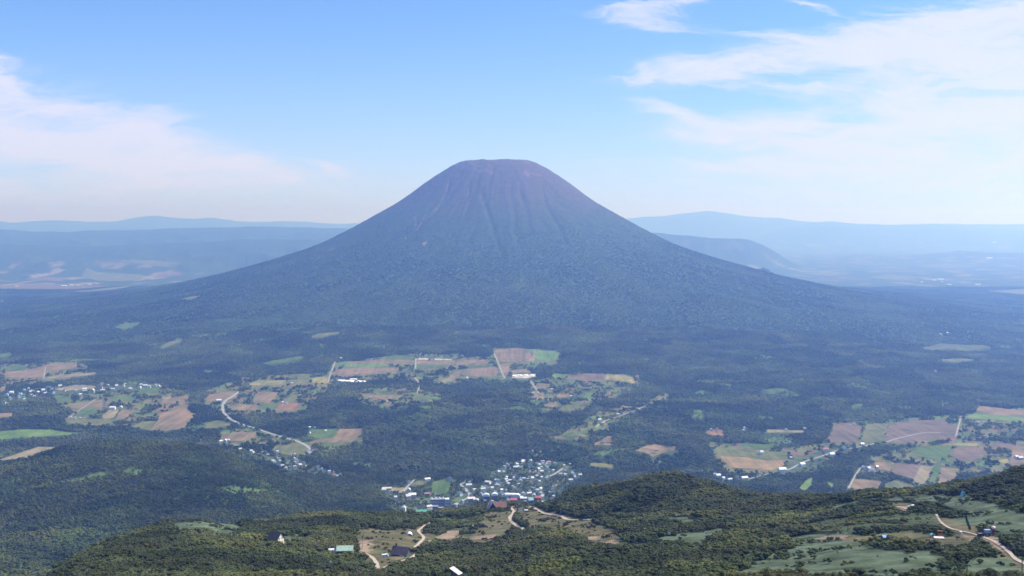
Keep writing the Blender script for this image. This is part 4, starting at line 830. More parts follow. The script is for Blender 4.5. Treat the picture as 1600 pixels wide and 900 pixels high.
e = empty('small_tent', place(1457, 839), 0.0, 'small teal canopy left of the orange winch frame', 'tent')
MB().prism([(-1.3, 1.4), (0, 2.3), (1.3, 1.4)], -1.1, 1.1).build('canopy', wallm((0.25, 0.55, 0.55)), e)
for sx in (-1, 1): MB().box(sx * 1.1, 0, -.3, .1, 1.8, 1.72).build('leg', wallm((0.5, 0.5, 0.5)), e)
e = empty('wood_pile', place(1449, 845), 0.2, 'low dark pile of boards left of the pale deck', 'pile')
for k in range(4): MB().box(.15 * k, 0, k * .28 - .1, 2.6 - .3 * k, 1.3, .24).build('board', wallm((0.12 + .04 * k, 0.09, 0.08)), e)
e = empty('lift_terminal', place(1543, 838), 0.1, 'blue grey chairlift terminal with red wheel housing on the right slope', 'lift terminal')
MB().box(0, 0, 2.0, 3.6, 2.2, 1.9).build('engine_housing', wallm((0.30, 0.38, 0.56)), e); MB().box(-1.1, 0, -1, .5, .8, 2.98).build('leg', wallm((0.12, 0.13, 0.18)), e); MB().box(1.0, 0, -1, .5, .8, 2.98).build('leg', wallm((0.12, 0.13, 0.18)), e)
MB().bar((2.9, -.4, 3.2), (2.9, -.1, 3.2), 1.5, n=18).build('bull_wheel', wallm((0.45, 0.08, 0.09)), e); MB().ball(3.6, 0, 4.8, 1.25, .8).build('wheel_cover', wallm((0.82, 0.66, 0.62)), e); MB().box(3.4, 0, -1, .5, .5, 3.4).build('post', wallm((0.35, 0.08, 0.1)), e)
e = empty('operator_booth', place(1532, 839), 0.1, 'black operator booth left of the chairlift terminal', 'booth')
MB().box(0, 0, -.5, 3.0, 1.9, 2.5).build('wall', wallm((0.05, 0.055, 0.07)), e); MB().box(0, 0, 2.02, 3.3, 2.2, .15).build('roof', roofm((0.12, 0.13, 0.16)), e); MB().box(.4, -.98, .9, 1.5, .1, .7).build('window', GLASS, e)
e = empty('water_tank', place(1501, 834), 0.0, 'small white round tank on the brown track', 'tank')
MB().bar((0, 0, -.2), (0, 0, 1.3), .9, n=14).build('barrel', wallm((0.82, 0.82, 0.8)), e); MB().bar((0, 0, 1.3), (0, 0, 1.55), .9, .35, n=14).build('lid', wallm((0.7, 0.7, 0.68)), e)
e = empty('slope_shelter', place(1505, 776), 0.2, 'tiny teal shelter at the edge of the trees on the right', 'shelter')
MB().prism([(-2.2, 0), (0, 4.6), (2.2, 0)], -1.6, 1.6).build('roof', wallm((0.35, 0.58, 0.56)), e); MB().box(0, -1.66, 0, 1.0, .1, 2.0).build('door', wallm((0.2, 0.3, 0.3)), e)
vehicle(1428, 793, 0.4, 'white pickup truck at the end of the short dirt track', (0.8, 0.8, 0.82), 5.6, 2.1, 2.2, 'truck')
vehicle(1421, 795, 1.0, 'pale blue van parked left of the white pickup', (0.5, 0.6, 0.7), 5.0, 2.0, 2.2)
vehicle(1374, 796, 0.1, 'small white van alone beside the long dark fence', (0.8, 0.8, 0.8), 4.6, 1.9, 2.0)
# pylons and poles
def pylon(px, py, h, col, label, name='lift_pylon', arm=2.6, group=None, r=.28):
    e = empty(name, place(px, py), random.uniform(-.3, .3), label, 'pylon', group)
    MB().bar((0, 0, -1), (0, 0, h), r, r * .7).build('mast', wallm(col), e)
    if arm:
        MB().box(0, 0, h - .25, arm, .3, .3).build('crossarm', wallm(col), e)
        for s_ in (-1, 1): MB().bar((s_ * arm / 2, -.9, h - .3), (s_ * arm / 2, .9, h - .3), .2).build('roller', wallm((0.1, 0.1, 0.1)), e)
    return e
RED = (0.40, 0.13, 0.08)
for px, py, h, d_ in [(1192, 843, 8.5, 'first from the left'), (1197, 845, 6.5, 'second from the left'), (1274, 829, 5.0, 'third from the left'), (1325, 831, 6.0, 'middle of the row'), (1366, 831, 6.0, 'left of the blue roofed hut'), (1411, 831, 6.0, 'right of the blue roofed hut')]:
    pylon(px, py, h, RED, 'rust red lift pylon, ' + d_, group='rust red lift pylons')
DK = (0.06, 0.06, 0.06)
pylon(566, 856, 9.5, DK, 'slim dark pole beside the dirt patch above the green roofed hut', 'utility_pole', 1.4, r=.16)
pylon(598, 862, 6.0, (0.35, 0.33, 0.3), 'thin grey pole left of the dark chalet', 'utility_pole', 0, r=.12)
pylon(1597, 893, 14.5, DK, 'tall black lift pole at the right edge of the photo', 'lift_pole', 1.2, r=.18)
pylon(1590, 872, 5.0, DK, 'short black pole left of the tall one at the right edge', 'lift_pole', 0, r=.16)
pylon(1511, 899, 4.2, DK, 'black forked post at the lower edge among pale bamboo', 'lift_pole', 2.6, r=.22)
pylon(690, 897, 6.0, DK, 'dark lift pole at the lower edge, left of the slanted white roof', 'lift_pole', 1.8, r=.16)
pylon(697, 898, 7.0, DK, 'dark lift pole touching the slanted white roof', 'lift_pole', 0, r=.2)
pylon(639, 899, 5.5, DK, 'dark lift pole at the lower edge below the chalet', 'lift_pole', 1.2, r=.15)
pylon(876, 806, 7.5, (0.45, 0.45, 0.45), 'grey pole beside the upper gravel path', 'utility_pole', 1.0, r=.14)
pylon(855, 808, 5.5, (0.40, 0.20, 0.13), 'rusty short pole below the upper gravel path', 'utility_pole', 0, r=.14)
pylon(920, 810, 4.5, (0.8, 0.8, 0.8), 'white marker post beside the upper gravel path', 'utility_pole', 0, r=.18)
e = empty('antenna_mast', place(516, 893), 0.0, 'white disc on a slim post in the scrub below the green roofed hut', 'sign')
MB().bar((0, 0, -1), (0, 0, 6.2), .12).build('post', wallm((0.3, 0.3, 0.3)), e); MB().bar((0, -.12, 6.6), (0, .12, 6.6), .95, n=16).build('disc', wallm((0.85, 0.85, 0.85)), e)
# white lift chairs / markers in the scrub
def marker(px, py, label):
    e = empty('marker_board', place(px, py), random.uniform(-.6, .6), label, 'marker board', 'white marker boards in the scrub')
    MB().box(-.5, 0, -.5, .1, .1, 2.4).box(.5, 0, -.5, .1, .1, 2.4).build('post', wallm((0.4, 0.4, 0.4)), e); MB().box(0, -.08, 3.0, 1.9, .1, 1.5).build('panel', wallm((0.82, 0.82, 0.84)), e)
for q in [(739, 826, 'white marker board on the brown slope below the lodge'), (1103, 841, 'white marker board in the scrub left of the rust red pylons'), (1046, 841, 'white marker board in the dip below the wooded dome'), (1007, 834, 'white marker board right of the bare dirt patch'), (503, 806, 'white marker board on the skyline of the left ridge'),
          (733, 795, 'white marker board at the woods left of the lodge'), (1057, 811, 'white marker board in front of the wooded dome'), (1270, 814, 'white marker board above the rust red pylons'), (938, 851, 'white marker board on the bare dirt patch'), (965, 848, 'pale marker board right of the bare dirt patch')]: marker(*q)
# dark snow fences
def fence(line, h, label, post=6.0):
    P = np.array([hit(*q)[:2] for q in densify(line, 6)]); e = empty('snow_fence', (P[0][0], P[0][1], float(height(*P[0]))), 0, label, 'fence'); o0 = np.array(e.location)
    b = MB(); seg = 0; last = None
    for i in range(len(P) - 1):
        a_, c_ = P[i], P[i + 1]; L__ = np.hypot(*(c_ - a_)); n = max(1, int(L__ / post))
        for k in range(n):
            q0 = a_ + (c_ - a_) * k / n; q1 = a_ + (c_ - a_) * (k + 1) / n; z0, z1 = float(height(*q0)), float(height(*q1))
            p0 = np.array([q0[0], q0[1], z0]) - o0; p1 = np.array([q1[0], q1[1], z1]) - o0; d_ = (q1 - q0) / (np.hypot(*(q1 - q0)) + 1e-9); nn = np.array([-d_[1], d_[0], 0]) * .06
            for r_ in range(4):
                zl, zh = h * (.08 + r_ * .24), h * (.27 + r_ * .24)
                vs = [b.bm.verts.new(tuple(pp + nn * sg + np.array([0, 0, zz]))) for pp in (p0, p1) for sg in (-1, 1) for zz in (zl, zh)]
                for f in ((0, 1, 5, 4), (2, 3, 7, 6), (1, 3, 7, 5), (0, 2, 6, 4)): b.bm.faces.new([vs[j] for j in f])
            if seg % 2 == 0 and seg < 190: MB().box(p0[0], p0[1], p0[2] - .6, .16, .16, h + .75).build('post', wallm((0.07, 0.06, 0.05)), e)
            seg += 1
    b.build('slats', wallm((0.055, 0.050, 0.045)), e)
fence([(1302,804),(1330,797),(1360,791),(1390,786),(1430,786)], 2.0, 'long dark snow fence along the crest below the brown fields')
fence([(1450,790),(1462,792),(1488,797),(1508,804),(1512,815),(1517,828)], 1.5, 'dark snow fence stepping down left of the chairlift terminal')
fence([(1195,843),(1235,838),(1270,835),(1308,834)], 2.0, 'dark fence along the upper edge of the bamboo meadow')
fence([(1564,836),(1566,846),(1578,858),(1592,868)], 2.2, 'dark snow fence between the dirt track and the right edge')
fence([(1075,811),(1100,814),(1120,815)], 1.8, 'short dark fence in the scrub below the wooded dome')

# houses of the valley
ROOFC = [((0.68, 0.68, 0.70), 'white'), ((0.48, 0.50, 0.55), 'pale grey'), ((0.34, 0.38, 0.50), 'blue grey'), ((0.42, 0.16, 0.12), 'rust red'), ((0.10, 0.11, 0.13), 'dark grey'), ((0.22, 0.42, 0.36), 'green'), ((0.55, 0.50, 0.45), 'beige'), ((0.20, 0.32, 0.62), 'blue')]
WALLC = [(0.80, 0.78, 0.74), (0.70, 0.66, 0.58), (0.80, 0.80, 0.82), (0.5, 0.4, 0.34), (0.6, 0.6, 0.62), (0.75, 0.7, 0.6)]
HP = {}
def house_parts(ri, wi, kind):
    k = (ri, wi, kind)
    if k not in HP:
        e = bpy.data.objects.new('x', None); lx, ly, hw, hr = [(11, 8.5, 5.6, 8.6), (15, 9, 6.2, 9.0), (9, 9, 6.5, 10.2)][kind]
        w, rf = gable(e, lx, ly, hw, hr, WALLC[wi], ROOFC[ri][0], over=.7); HP[k] = (w.data, rf.data)
        for o in (w, rf, e): bpy.data.objects.remove(o)
    return HP[k]
HR = random.Random(5); NH = 0; HPOS = []
def house(px=None, py=None, xy=None, scale=1.0, roof=None, where='', group=None, rz=None, cat='house', nm='house', stretch=1.0, label=None):
    global NH
    if xy is None: h = hit(px, py, 3300.0)
    else: h = np.array([xy[0], xy[1], float(height(*xy))])
    ri = HR.choices(range(8), [26, 22, 14, 5, 16, 5, 9, 3])[0] if roof is None else roof; wi = HR.randrange(6); kind = HR.randrange(3)
    w, rf = house_parts(ri, wi, kind)
    e = bpy.data.objects.new(nm, None); COL.objects.link(e); e.location = h; e.rotation_euler = (0, 0, HR.choice([0.3, 0.3 + math.pi / 2]) + HR.uniform(-.35, .35) if rz is None else rz)
    e.scale = (scale * stretch, scale, scale * HR.uniform(.85, 1.15))
    for n_, m in (('wall', w), ('roof', rf)):
        c = bpy.data.objects.new(n_, m); COL.objects.link(c); c.parent = e
    tag(e, label or '%s roofed %shouse %s' % (ROOFC[ri][1], 'large ' if scale > 1.35 else 'small ' if scale < .95 else '', where), cat, group); HPOS.append((h[0], h[1], 10 * scale)); NH += 1; return e
def cluster(key, n, mind, where, group, smin=.8, smax=1.4, dmin=3300.0):
    w = TOWNW[key]; lo, hi = w.min(0), w.max(0); c = (lo + hi) / 2; pts = []; t_ = 0
    while len(pts) < n and t_ < 60000:
        t_ += 1; q = (HR.uniform(lo[0], hi[0]), HR.uniform(lo[1], hi[1]))
        if not inpoly(w, np.array([q[0]]), np.array([q[1]]))[0]: continue
        if any(math.hypot(q[0] - p_[0], q[1] - p_[1]) < mind for p_ in pts): continue
        zz = float(height(*q)); vv = EYE + F * (CZ - zz) / q[1]; 
        if vv > float(lookup(VMIN, *q)) + 5 or vv > 905: continue
        if not off_fields(np.array([q[0]]), np.array([q[1]]))[0]: continue
        pts.append(q)
        fx, fy = (q[0] - lo[0]) / (hi[0] - lo[0]), (q[1] - lo[1]) / (hi[1] - lo[1])
        pos = ('far ' if fy > .66 else 'near ' if fy < .33 else 'middle ') + ('left' if fx < .33 else 'right' if fx > .66 else 'centre')
        house(xy=q, scale=HR.uniform(smin, smax), where='in the %s of %s' % (pos, where), group=group)
cluster('hirafu', 150, 15, 'the resort village', 'houses of the resort village', .62, 1.2)
cluster('riverside', 44, 20, 'the hamlet behind the middle hill', 'houses behind the middle hill', .7, 1.25)
cluster('resort', 16, 45, 'the resort base', 'houses at the resort base', 1.0, 1.7)
cluster('lefttown', 48, 42, 'the town at the left edge', 'houses of the left town', 1.1, 1.9)
for px, py, s, ri, wh in [(345,691,1.2,0,'at the left end of the strip behind the middle hill'), (352,691,1.5,0,'in the trees behind the middle hill'), (357,690,1.2,0,'right of its twin behind the middle hill'), (315,689,.9,0,'alone in the trees left of the dark brown field'),
    (484,669,1.0,0,'at the top edge of the green field by the road bend'), (492,669,.9,0,'right of its twin at the green field'), (509,675,1.0,0,'on the green field by the road bend'), (484,678,.9,0,'at the left corner of the green field'),
    (442,630,1.0,0,'on the farm among patchwork fields'), (448,631,1.1,2,'beside a white one among patchwork fields'), (456,600,1.0,1,'at the end of the green strip field'), (176,640,1.8,0,'above the striped fields at left'), (189,638,1.4,0,'in trees above the striped fields at left'), (208,642,1.2,1,'right of the striped fields at left'),
    (111,654,1.2,0,'at the lower end of the gravel road, left'), (118,654,1.2,1,'at the lower end of the gravel road, middle'), (125,655,1.1,0,'at the lower end of the gravel road, right'), (127,625,1.4,0,'at the upper end of the gravel road'), (342,628,1.6,0,'below the field beside the highway'), (533,561,1.2,0,'alone above the long brown field'),
    (730,592,1.2,0,'on the field edge left of the white sheeting'), (937,658,1.3,0,'at the top of the pale valley track'), (940,664,1.3,3,'beside the pale valley track'), (966,649,1.0,1,'further up the pale valley track'), (833,615,1.1,1,'at the foot of the short straight road'), (862,609,1.0,0,'right of the short straight road'), (892,620,.9,0,'at the end of the thin brown field'),
    (1164,671,1.3,0,'pair of farm houses left of the thin pink strip, upper'), (1163,675,1.3,0,'pair of farm houses left of the thin pink strip, lower'), (1112,673,1.3,0,'on the reddish bare field, left'), (1120,672,1.3,3,'on the reddish bare field, right'), (1229,673,1.2,0,'above the thin pink strip'), (1258,672,1.4,0,'at the right end of the thin pink strip'), (1234,691,.9,6,'alone in woods below the thin pink strip'),
    (1190,710,1.5,0,'in the trees inside the orange brown field'), (1237,717,1.2,0,'at the right tip of the orange brown field'), (1253,728,1.9,0,'by the bend of the pale country road'), (1222,738,1.9,0,'left on the pale country road'), (1300,713,1.9,0,'right on the pale country road'), (1347,696,1.5,0,'below the dark brown fields by the road'), (1330,666,1.0,0,'on the dark brown field'),
    (1118,744,1.3,0,'at the left of the hamlet behind the wooded dome'), (1122,746,1.5,0,'in the hamlet behind the wooded dome'), (1130,750,1.2,2,'low in the hamlet behind the wooded dome'), (1140,751,1.2,1,'in the middle of the hamlet behind the wooded dome'), (1152,748,1.1,4,'right in the hamlet behind the wooded dome'), (1163,750,1.6,0,'at the right end of the hamlet behind the wooded dome'),
    (1350,733,1.5,1,'at the top of the straight gravel lane, left'), (1357,735,1.6,2,'at the top of the straight gravel lane, middle'), (1365,738,1.4,0,'at the top of the straight gravel lane, right'), (1370,732,1.2,0,'above the farm at the straight gravel lane'), (1310,708,1.3,2,'above the pale country road'), (1320,703,1.4,7,'upper on the pale country road'), (1290,705,1.5,3,'long barn above the pale country road'),
    (1530,662,1.3,0,'alone in the woods at right'), (1594,718,1.8,2,'on the field at the right edge'), (1588,716,1.3,0,'left of the barn on the right edge field'), (1470,524,1.8,0,'far right in the hazy plain'), (1480,521,1.4,0,'second in the hazy plain far right'), (1462,582,1.4,0,'alone in the woods far right'), (833,706,.9,1,'beside the dark pond above the village')]:
    if len(wh.split()) > 10: wh = ' '.join(wh.split()[:11])
    house(px, py, scale=s, roof=ri, where=wh)
# far big sheds, seen as white dots
for px, py, lx, wh in [(27,448,70,'at the left end of the far left plain'), (100,447,110,'long one in the far left plain'), (112,446,90,'second long one in the far left plain'), (122,446,60,'third of the row in the far left plain'), (140,445,80,'fourth of the row in the far left plain'), (152,444,60,'right end of the row in the far left plain'), (3,471,60,'low at the left edge'),
    (1460,438,70,'left of the far right group'), (1470,437,120,'largest of the far right group'), (1472,440,50,'below the largest of the far right group'), (1483,445,90,'lowest of the far right group'), (1528,445,110,'long one right of the far right group'), (1283,352,160,'high on the pale mountain at right'), (1554,379,220,'far up in the haze at right'), (1546,404,200,'middle of the haze at right'), (1440,441,60,'small one left of the far right group')]:
    d_ = hit(px, py, 8000)[1]; e = empty('far_shed', place(px, py, 8000), random.uniform(-.2, .2), 'white hazy shed, %s' % wh, 'shed', 'white sheds in the hazy distance')
    lx *= .7; gable(e, lx, lx * .35, lx * .12, lx * .2, (0.85, 0.85, 0.85), (0.88, 0.88, 0.88), over=.5)
# white processing plant and greenhouses
e = empty('processing_plant', place(555, 598, 4000), 0.0, 'wide bright white processing plant between the brown fields', 'factory')
for nm_, x_, y_, lx, ly, lz in [('main_hall', 20, 0, 88, 60, 9), ('left_hall', -55, 25, 60, 50, 8), ('rear_hall', -90, 60, 36, 40, 6), ('office_block', -20, 70, 40, 30, 12)]:
    w = MB().box(x_, y_, -4, lx, ly, lz + 4).build(nm_, wallm((0.78, 0.76, 0.76)), e); MB().box(x_, y_, lz + .02, lx + 2, ly + 2, .8).build('roof', roofm((0.86, 0.86, 0.86)), w); MB().box(x_, y_ - ly / 2, 2, lx * .8, .4, 2).build('window', GLASS, w)
hall(638, 602, 26, 16, 6, 9, (0.8, 0.78, 0.78), (0.84, 0.82, 0.84), 0.1, 'bright white barn left of the plum barns', 'barn', 4000, nm='barn')
hall(646, 601, 22, 16, 6, 10, (0.36, 0.22, 0.28), (0.36, 0.24, 0.32), 0.4, 'plum coloured barn right of the bright white barn', 'barn', 4000, nm='barn')
hall(523, 604, 30, 14, 5, 8, (0.7, 0.66, 0.64), (0.66, 0.62, 0.62), 0.1, 'pale barn in a dirt yard left of the wide plant, lower', 'barn', 4000, nm='barn')
hall(532, 606, 34, 14, 5, 8, (0.62, 0.58, 0.56), (0.60, 0.56, 0.58), -0.1, 'long pale barn in a dirt yard below the wide plant', 'barn', 4000, nm='barn')
for k, (px, py) in enumerate([(803, 588), (812, 587), (822, 587), (831, 587)]):
    e = empty('greenhouse', place(px, py, 4000), 0.0, 'white tunnel greenhouse %s of the row below the volcano' % ['at the left end', 'second from the left', 'third from the left', 'at the right end'][k], 'greenhouse', 'white tunnel greenhouses')
    MB().prism([(15 * math.cos(a), 4.5 * math.sin(a)) for a in np.linspace(0, math.pi, 9)], -22, 22).build('tunnel', roofm((0.84, 0.82, 0.80)), e); MB().box(0, -22.1, 0, 4, .2, 3).build('door', wallm((0.5, 0.5, 0.5)), e)
print('houses', NH)
#BUILD_END
# ------------------------------------------------------------------ trees
def crown_mesh(name, seed, nleaf, leaf, h, r, lobes, m, core=1, flat=0.75):
    rg_ = np.random.default_rng(seed); bm = bmesh.new()
    L_ = [(np.array([rg_.normal(0, r * .42), rg_.normal(0, r * .42), h * rg_.uniform(.38, .78)]), r * rg_.uniform(.42, .68)) for _ in range(lobes)]
    if core:
        for c, rr in L_:
            a = bmesh.ops.create_icosphere(bm, subdivisions=1, radius=rr * 0.82)
            for v in a['verts']: v.co = Vector(c) + Vector((v.co.x, v.co.y, v.co.z * flat)) * (1 + rg_.uniform(-.28, .28))
    for i in range(nleaf):
        c, rr = L_[rg_.integers(len(L_))]; d = rg_.normal(0, 1, 3); d /= np.linalg.norm(d); d[2] = abs(d[2]) * 1.0 - 0.25
        p = c + d * rr * rg_.uniform(.75, 1.15) * np.array([1, 1, flat]); s = leaf * rg_.uniform(.6, 1.4)
        n = Vector(d + rg_.normal(0, .3, 3)).normalized(); q = n.to_track_quat('Z', 'Y').to_matrix(); an = rg_.uniform(0, 6.28)
        vs = [bm.verts.new(Vector(p) + q @ Vector((math.cos(an + k * 2.094) * s, math.sin(an + k * 2.094) * s, 0))) for k in range(3)]
        bm.faces.new(vs)
    zmin = min(v.co.z for v in bm.verts)
    me = bpy.data.meshes.new(name); bm.to_mesh(me); bm.free(); me.materials.append(m); return me
def trunk_mesh(name, seed, h, r):
    rg_ = random.Random(seed); bm = bmesh.new()
    def limb(a, b, ra, rb):
        d = (b - a).normalized(); q = d.to_track_quat('Z', 'Y').to_matrix()
        A = [bm.verts.new(a + q @ Vector((math.cos(k * 1.2566) * ra, math.sin(k * 1.2566) * ra, 0))) for k in range(5)]
        B = [bm.verts.new(b + q @ Vector((math.cos(k * 1.2566) * rb, math.sin(k * 1.2566) * rb, 0))) for k in range(5)]
        for k in range(5): bm.faces.new((A[k], A[(k + 1) % 5], B[(k + 1) % 5], B[k]))
    top = Vector((rg_.uniform(-.2, .2) * h * .2, rg_.uniform(-.2, .2) * h * .2, h * .5)); limb(Vector((0, 0, -.4)), top, h * .035, h * .022)
    for k in range(5):
        a = k * 1.2566 + rg_.uniform(-.4, .4); limb(top * rg_.uniform(.5, 1.0), Vector((math.cos(a) * r * .6, math.sin(a) * r * .6, h * rg_.uniform(.55, .8))), h * .016, h * .006)
    me = bpy.data.meshes.new(name); bm.to_mesh(me); bm.free(); me.materials.append(BARK); return me
def merge_trunk(cm, tmsh):
    bm = bmesh.new(); bm.from_mesh(cm); n0 = len(bm.faces); bm.from_mesh(tmsh); bm.faces.ensure_lookup_table()
    for f in bm.faces[n0:]: f.material_index = 1
    me = bpy.data.meshes.new(cm.name + '_whole'); bm.to_mesh(me); bm.free(); me.materials.append(cm.materials[0]); me.materials.append(BARK); return me
NEARC = [crown_mesh('crown', 100 + i, 420, 0.24, 1.0 * 4.6, 2.7, 7, LM_near) for i in range(6)]
NEART = [trunk_mesh('trunk', 200 + i, 4.6, 2.7) for i in range(6)]
MIDC = [crown_mesh('mid_crown', 300 + i, 90, 0.95, 11, 4.6, 5, LM_mid) for i in range(6)]
VALC = [crown_mesh('valley_crown', 400 + i, 34, 2.2, 15, 6.8, 4, LM_val) for i in range(6)]
VOLC = [crown_mesh('flank_crown', 500 + i, 14, 4.0, 16, 11, 3, LM_vol, flat=0.6) for i in range(5)]

def scatter(name, pts, scl, protos, label, cat):
    pc = bpy.data.collections.new(name + '_kinds')
    for k, m in enumerate(protos): o = bpy.data.objects.new(name + '_kind', m); pc.objects.link(o)
    me = bpy.data.meshes.new(name); n = len(pts); me.vertices.add(n); me.vertices.foreach_set('co', pts.astype(np.float32).ravel())
    a = me.attributes.new('scl', 'FLOAT_VECTOR', 'POINT'); a.data.foreach_set('vector', scl.astype(np.float32).ravel())
    a = me.attributes.new('rot', 'FLOAT_VECTOR', 'POINT'); r = np.zeros((n, 3), np.float32); r[:, 2] = RNG.uniform(0, 6.283, n); r[:, :2] = RNG.normal(0, .07, (n, 2)); a.data.foreach_set('vector', r.ravel())
    a = me.attributes.new('idx', 'INT', 'POINT'); a.data.foreach_set('value', RNG.integers(0, len(protos), n).astype(np.int32))
    o = bpy.data.objects.new(name, me); COL.objects.link(o)
    g = bpy.data.node_groups.new(name + '_scatter', 'GeometryNodeTree'); g.is_modifier = True
    g.interface.new_socket('Geometry', in_out='INPUT', socket_type='NodeSocketGeometry'); g.interface.new_socket('Geometry', in_out='OUTPUT', socket_type='NodeSocketGeometry')
    gi, go = g.nodes.new('NodeGroupInput'), g.nodes.new('NodeGroupOutput'); ip = g.nodes.new('GeometryNodeInstanceOnPoints'); ci = g.nodes.new('GeometryNodeCollectionInfo')
    ci.inputs['Collection'].default_value = pc; ci.inputs['Separate Children'].default_value = True
    def attr(nm, ty):
        q = g.nodes.new('GeometryNodeInputNamedAttribute'); q.data_type = ty; q.inputs['Name'].default_value = nm; return q.outputs['Attribute']
    ip.inputs['Pick Instance'].default_value = True
    g.links.new(gi.outputs[0], ip.inputs['Points']); g.links.new(ci.outputs[0], ip.inputs['Instance']); g.links.new(attr('idx', 'INT'), ip.inputs['Instance Index'])
    er = g.nodes.new('FunctionNodeEulerToRotation'); g.links.new(attr('rot', 'FLOAT_VECTOR'), er.inputs[0]); g.links.new(er.outputs[0], ip.inputs['Rotation'])
    g.links.new(attr('scl', 'FLOAT_VECTOR'), ip.inputs['Scale']); g.links.new(ip.outputs[0], go.inputs[0])
    md = o.modifiers.new('scatter', 'NODES'); md.node_group = g; tag(o, label, cat, None, 'stuff'); print(name, n); return o

# near scrub
x, y = sample(395, 1780, 8.5)
mk = masks(x, y, 6.0); keep = np.ones(len(x), bool)
rnd = RNG.uniform(0, 1, len(x)); dn = fbm(x / 45, y / 45, 4, 301)
keep &= ~(mk[0] & (rnd > np.where((dn > 0.22) | (fbm(x / 13, y / 13, 3, 511) > 0.44), 0.5, 0.02))); keep &= ~(mk[1] & (rnd > np.where(fbm(x / 17, y / 17, 3, 513) > 0.26, .6, .05))); keep &= ~(mk[3]); keep &= ~(mk[2] & (dn < 0.05) & (rnd > 0.10))
keep &= ~((dn < -0.42) & (rnd > 0.3))
x, y, dn = x[keep], y[keep], dn[keep]
mb = masks(*behind(x, y, 2.6), 6.0); rnd = RNG.uniform(0, 1, len(x))
keep = ~((mb[0] & (rnd > np.where((dn > 0.22) | (fbm(x / 13, y / 13, 3, 511) > 0.44), .7, .12))) | (mb[3] & (rnd > 0.08)) | (mb[1] & (rnd > np.where(fbm(x / 17, y / 17, 3, 513) > 0.26, .75, .06)))); x, y, dn = x[keep], y[keep], dn[keep]
keep = off_sites(x, y) & off_roads(x, y, [(ln, w) for w, _, ln in PATHS], 1.5) & off_roads(x, y, [(ln, w) for w, _, ln in PATHS], 1.0, 2.2) & off_roads(x, y, [(ln, w) for w, _, ln in PATHS], 1.2, 4.2); x, y, dn = x[keep], y[keep], dn[keep]
z = height(x, y); s = (0.5 + 0.85 * RNG.uniform(0, 1, len(x)) ** 1.6) * (0.85 + 0.7 * np.clip(dn, -.4, .6)) * np.where(y < 900, 0.9, 1.06) * (1 + 0.35 * sstep(1000, 1500, y))
mk = masks(x, y, 6.0); s = np.where(mk[2] | mk[0] | mk[1], s * 0.55, s)
keep = seen(x, y, z, 5 * s); x, y, z, s = x[keep], y[keep], z[keep], s[keep]
# the 300 that show largest become trees of their own
v = EYE + F * (CZ - z) / y; u = 800 + F * x / y
vis = (v < 893) & (u > 6) & (u < 1594) & (EYE + F * (CZ - z - 4.0 * s) / y < lookup(VMIN, x, y) - 2)
score = np.where(vis, s / y, 0); order = np.argsort(-score); big = []
cell = set()
for i in order:
    if score[i] <= 0: break
    k = (int(x[i] // 4), int(y[i] // 4))
    if k in cell: continue
    cell.add(k); big.append(i)
    if len(big) >= 290: break
rest = np.ones(len(x), bool); rest[big] = False
NEARW = [merge_trunk(c, t_) for c, t_ in zip(NEARC, NEART)]
sc3 = np.stack([s * RNG.uniform(.85, 1.2, len(s)), s * RNG.uniform(.85, 1.2, len(s)), s * RNG.uniform(.8, 1.15, len(s))], -1)
P3 = np.stack([x, y, z - 0.25], -1)
scatter('birch_scrub', P3[rest], sc3[rest], NEARW, 'dense dark green dwarf birch scrub covering the near ridges', 'scrub')
LMK = [(430,849,'the white gabled lift station'), (532,865,'the green roofed hut'), (626,868,'the dark roofed chalet'), (640,838,'the small white hut'), (712,898,'the slanted white roof'), (775,795,'the brown roofed lodge'), (940,850,'the bare dirt patch'),
       (1060,870,'the scrubby dip in the middle'), (1384,846,'the blue roofed hut'), (1465,846,'the pale picnic deck'), (1548,838,'the red and blue lift station'), (1250,880,'the pale bamboo meadow'), (1597,880,'the tall pole at the right edge'), (300,860,'the left hand hill'), (880,880,'the wooded spur'), (150,885,'the lower left slope')]
for n_, i in enumerate(big):
    e = bpy.data.objects.new('dwarf_birch', None); COL.objects.link(e); e.empty_display_size = 1
    e.location = P3[i]; e.rotation_euler = (0, 0, RNG.uniform(0, 6.28)); e.scale = sc3[i]
    k = n_ % 6
    for nm, m in (('crown', NEARC[k]), ('trunk', NEART[k])):
        c = bpy.data.objects.new(nm, m); COL.objects.link(c); c.parent = e
    lm = min(LMK, key=lambda q: (q[0] - u[i]) ** 2 + (q[1] - v[i]) ** 2); du_, dv_ = u[i] - lm[0], v[i] - lm[1]
    side = ('just ' if math.hypot(du_, dv_) < 28 else 'well ' if math.hypot(du_, dv_) > 75 else '') + (('left of' if du_ < 0 else 'right of') if abs(du_) > 1.5 * abs(dv_) else ('in front of' if dv_ > 0 else 'behind'))
    size = 'tall broad' if s[i] > 1.25 else 'tall' if s[i] > 1.05 else 'mid sized' if s[i] > .8 else 'low'
    tag(e, '%s dark green dwarf birch %s %s' % (size, side, lm[2]), 'tree', 'dwarf birches on the near slopes')

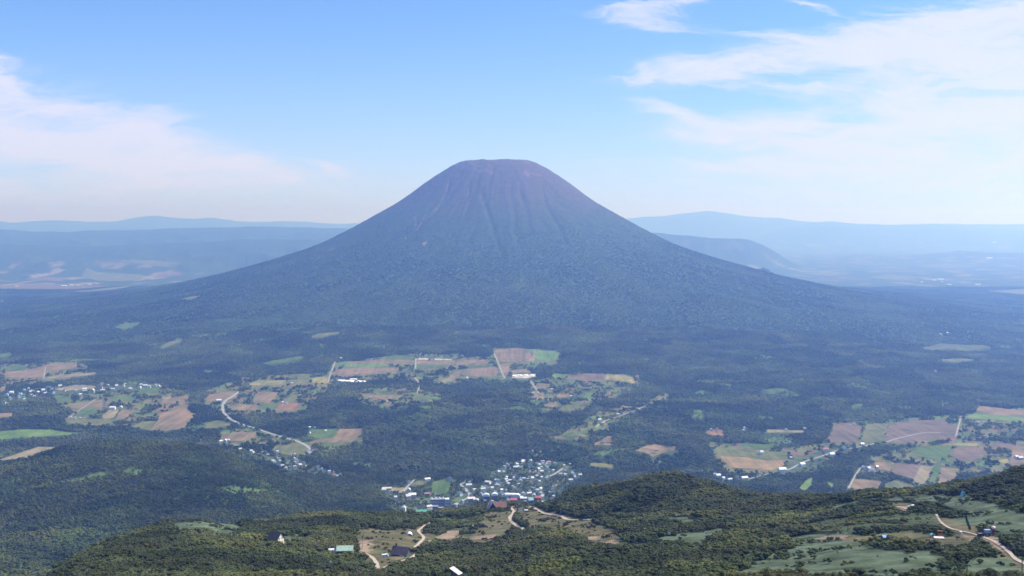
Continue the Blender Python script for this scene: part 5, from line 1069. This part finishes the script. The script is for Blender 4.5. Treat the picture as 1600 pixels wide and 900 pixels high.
# middle hill
x, y = sample(1780, 4150, 44.0); rnd = RNG.uniform(0, 1, len(x)); mk = masks(x, y, 14.0)
keep = ~(mk[4] & (rnd > .12)) & (rnd < 0.96); x, y = x[keep], y[keep]
for w in (TOWNW['resort'], TOWNW['hirafu'], TOWNW['riverside']):
    k = ~(inpoly(w, x, y) & (RNG.uniform(0, 1, len(x)) > .40)); x, y = x[k], y[k]
k = off_fields(x, y) & off_fields(x, y, 9.0) & off_roads(x, y, roadpts, 5) & off_roads(x, y, roadpts, 2, 8.0) & off_sites(x, y); x, y = x[k], y[k]; z = height(x, y); s = (.5 + .9 * RNG.uniform(0, 1, len(x)) ** 1.5)
k = seen(x, y, z, 12 * s); x, y, z, s = x[k], y[k], z[k], s[k]
scatter('hillside_woods', np.stack([x, y, z - .5], -1), np.stack([s, s * RNG.uniform(.85, 1.2, len(s)), s * RNG.uniform(.8, 1.15, len(s))], -1), MIDC, 'dense dark woodland over the broad hill at middle left', 'woods')
# valley floor
x, y = sample(4150, 8300, 100.0); dn = fbm(x / 260, y / 260, 4, 310); rnd = RNG.uniform(0, 1, len(x))
keep = ~((dn < -0.33) & (rnd > .22)); x, y = x[keep], y[keep]
fn = fbm(x / 75, y / 75, 3, 420); fz = np.zeros(len(x), bool)
for w in FARMW: fz |= inpoly(w, x, y) | inpoly(w, *behind(x, y, 10.0))
k = ~(fz & (fn < 0.16) & (RNG.uniform(0, 1, len(x)) > 0.05)); x, y = x[k], y[k]
for k_, w in TOWNW.items(): k = ~(inpoly(w, x, y) & (RNG.uniform(0, 1, len(x)) > .30)); x, y = x[k], y[k]
k = off_fields(x, y) & off_fields(x, y, 12.0) & off_fields(x, y, 6.0) & off_roads(x, y, roadpts, 5) & off_roads(x, y, roadpts, 2, 12.0) & off_sites(x, y); x, y = x[k], y[k]; z = height(x, y); dn = fbm(x / 260, y / 260, 4, 310); s = (.5 + .85 * RNG.uniform(0, 1, len(x)) ** 1.5) * (1 + .5 * dn)
k = seen(x, y, z, 16 * s); x, y, z, s = x[k], y[k], z[k], s[k]
scatter('valley_woods', np.stack([x, y, z - .8], -1), np.stack([s, s, s * RNG.uniform(.75, 1.2, len(s))], -1), VALC, 'blue green woods between the fields of the valley floor', 'woods')
# volcano flanks and the plain behind
x, y = sample(8300, 16500, 280.0); z = height(x, y); rr = np.hypot(x - VC[0], y - VC[1])
k = (z < 1380 + RNG.normal(0, 70, len(x))) & (seen(x, y, z, 14, 6)) & off_fields(x, y); x, y, z = x[k], y[k], z[k]
s = RNG.uniform(.4, .85, len(x)) * (1 - 0.5 * sstep(700, 1400, z))
scatter('flank_woods', np.stack([x, y, z - 2], -1), np.stack([s, s, s * RNG.uniform(.6, 1.2, len(s))], -1), VOLC, 'hazy blue forest wrapping the flanks of the volcano', 'woods')
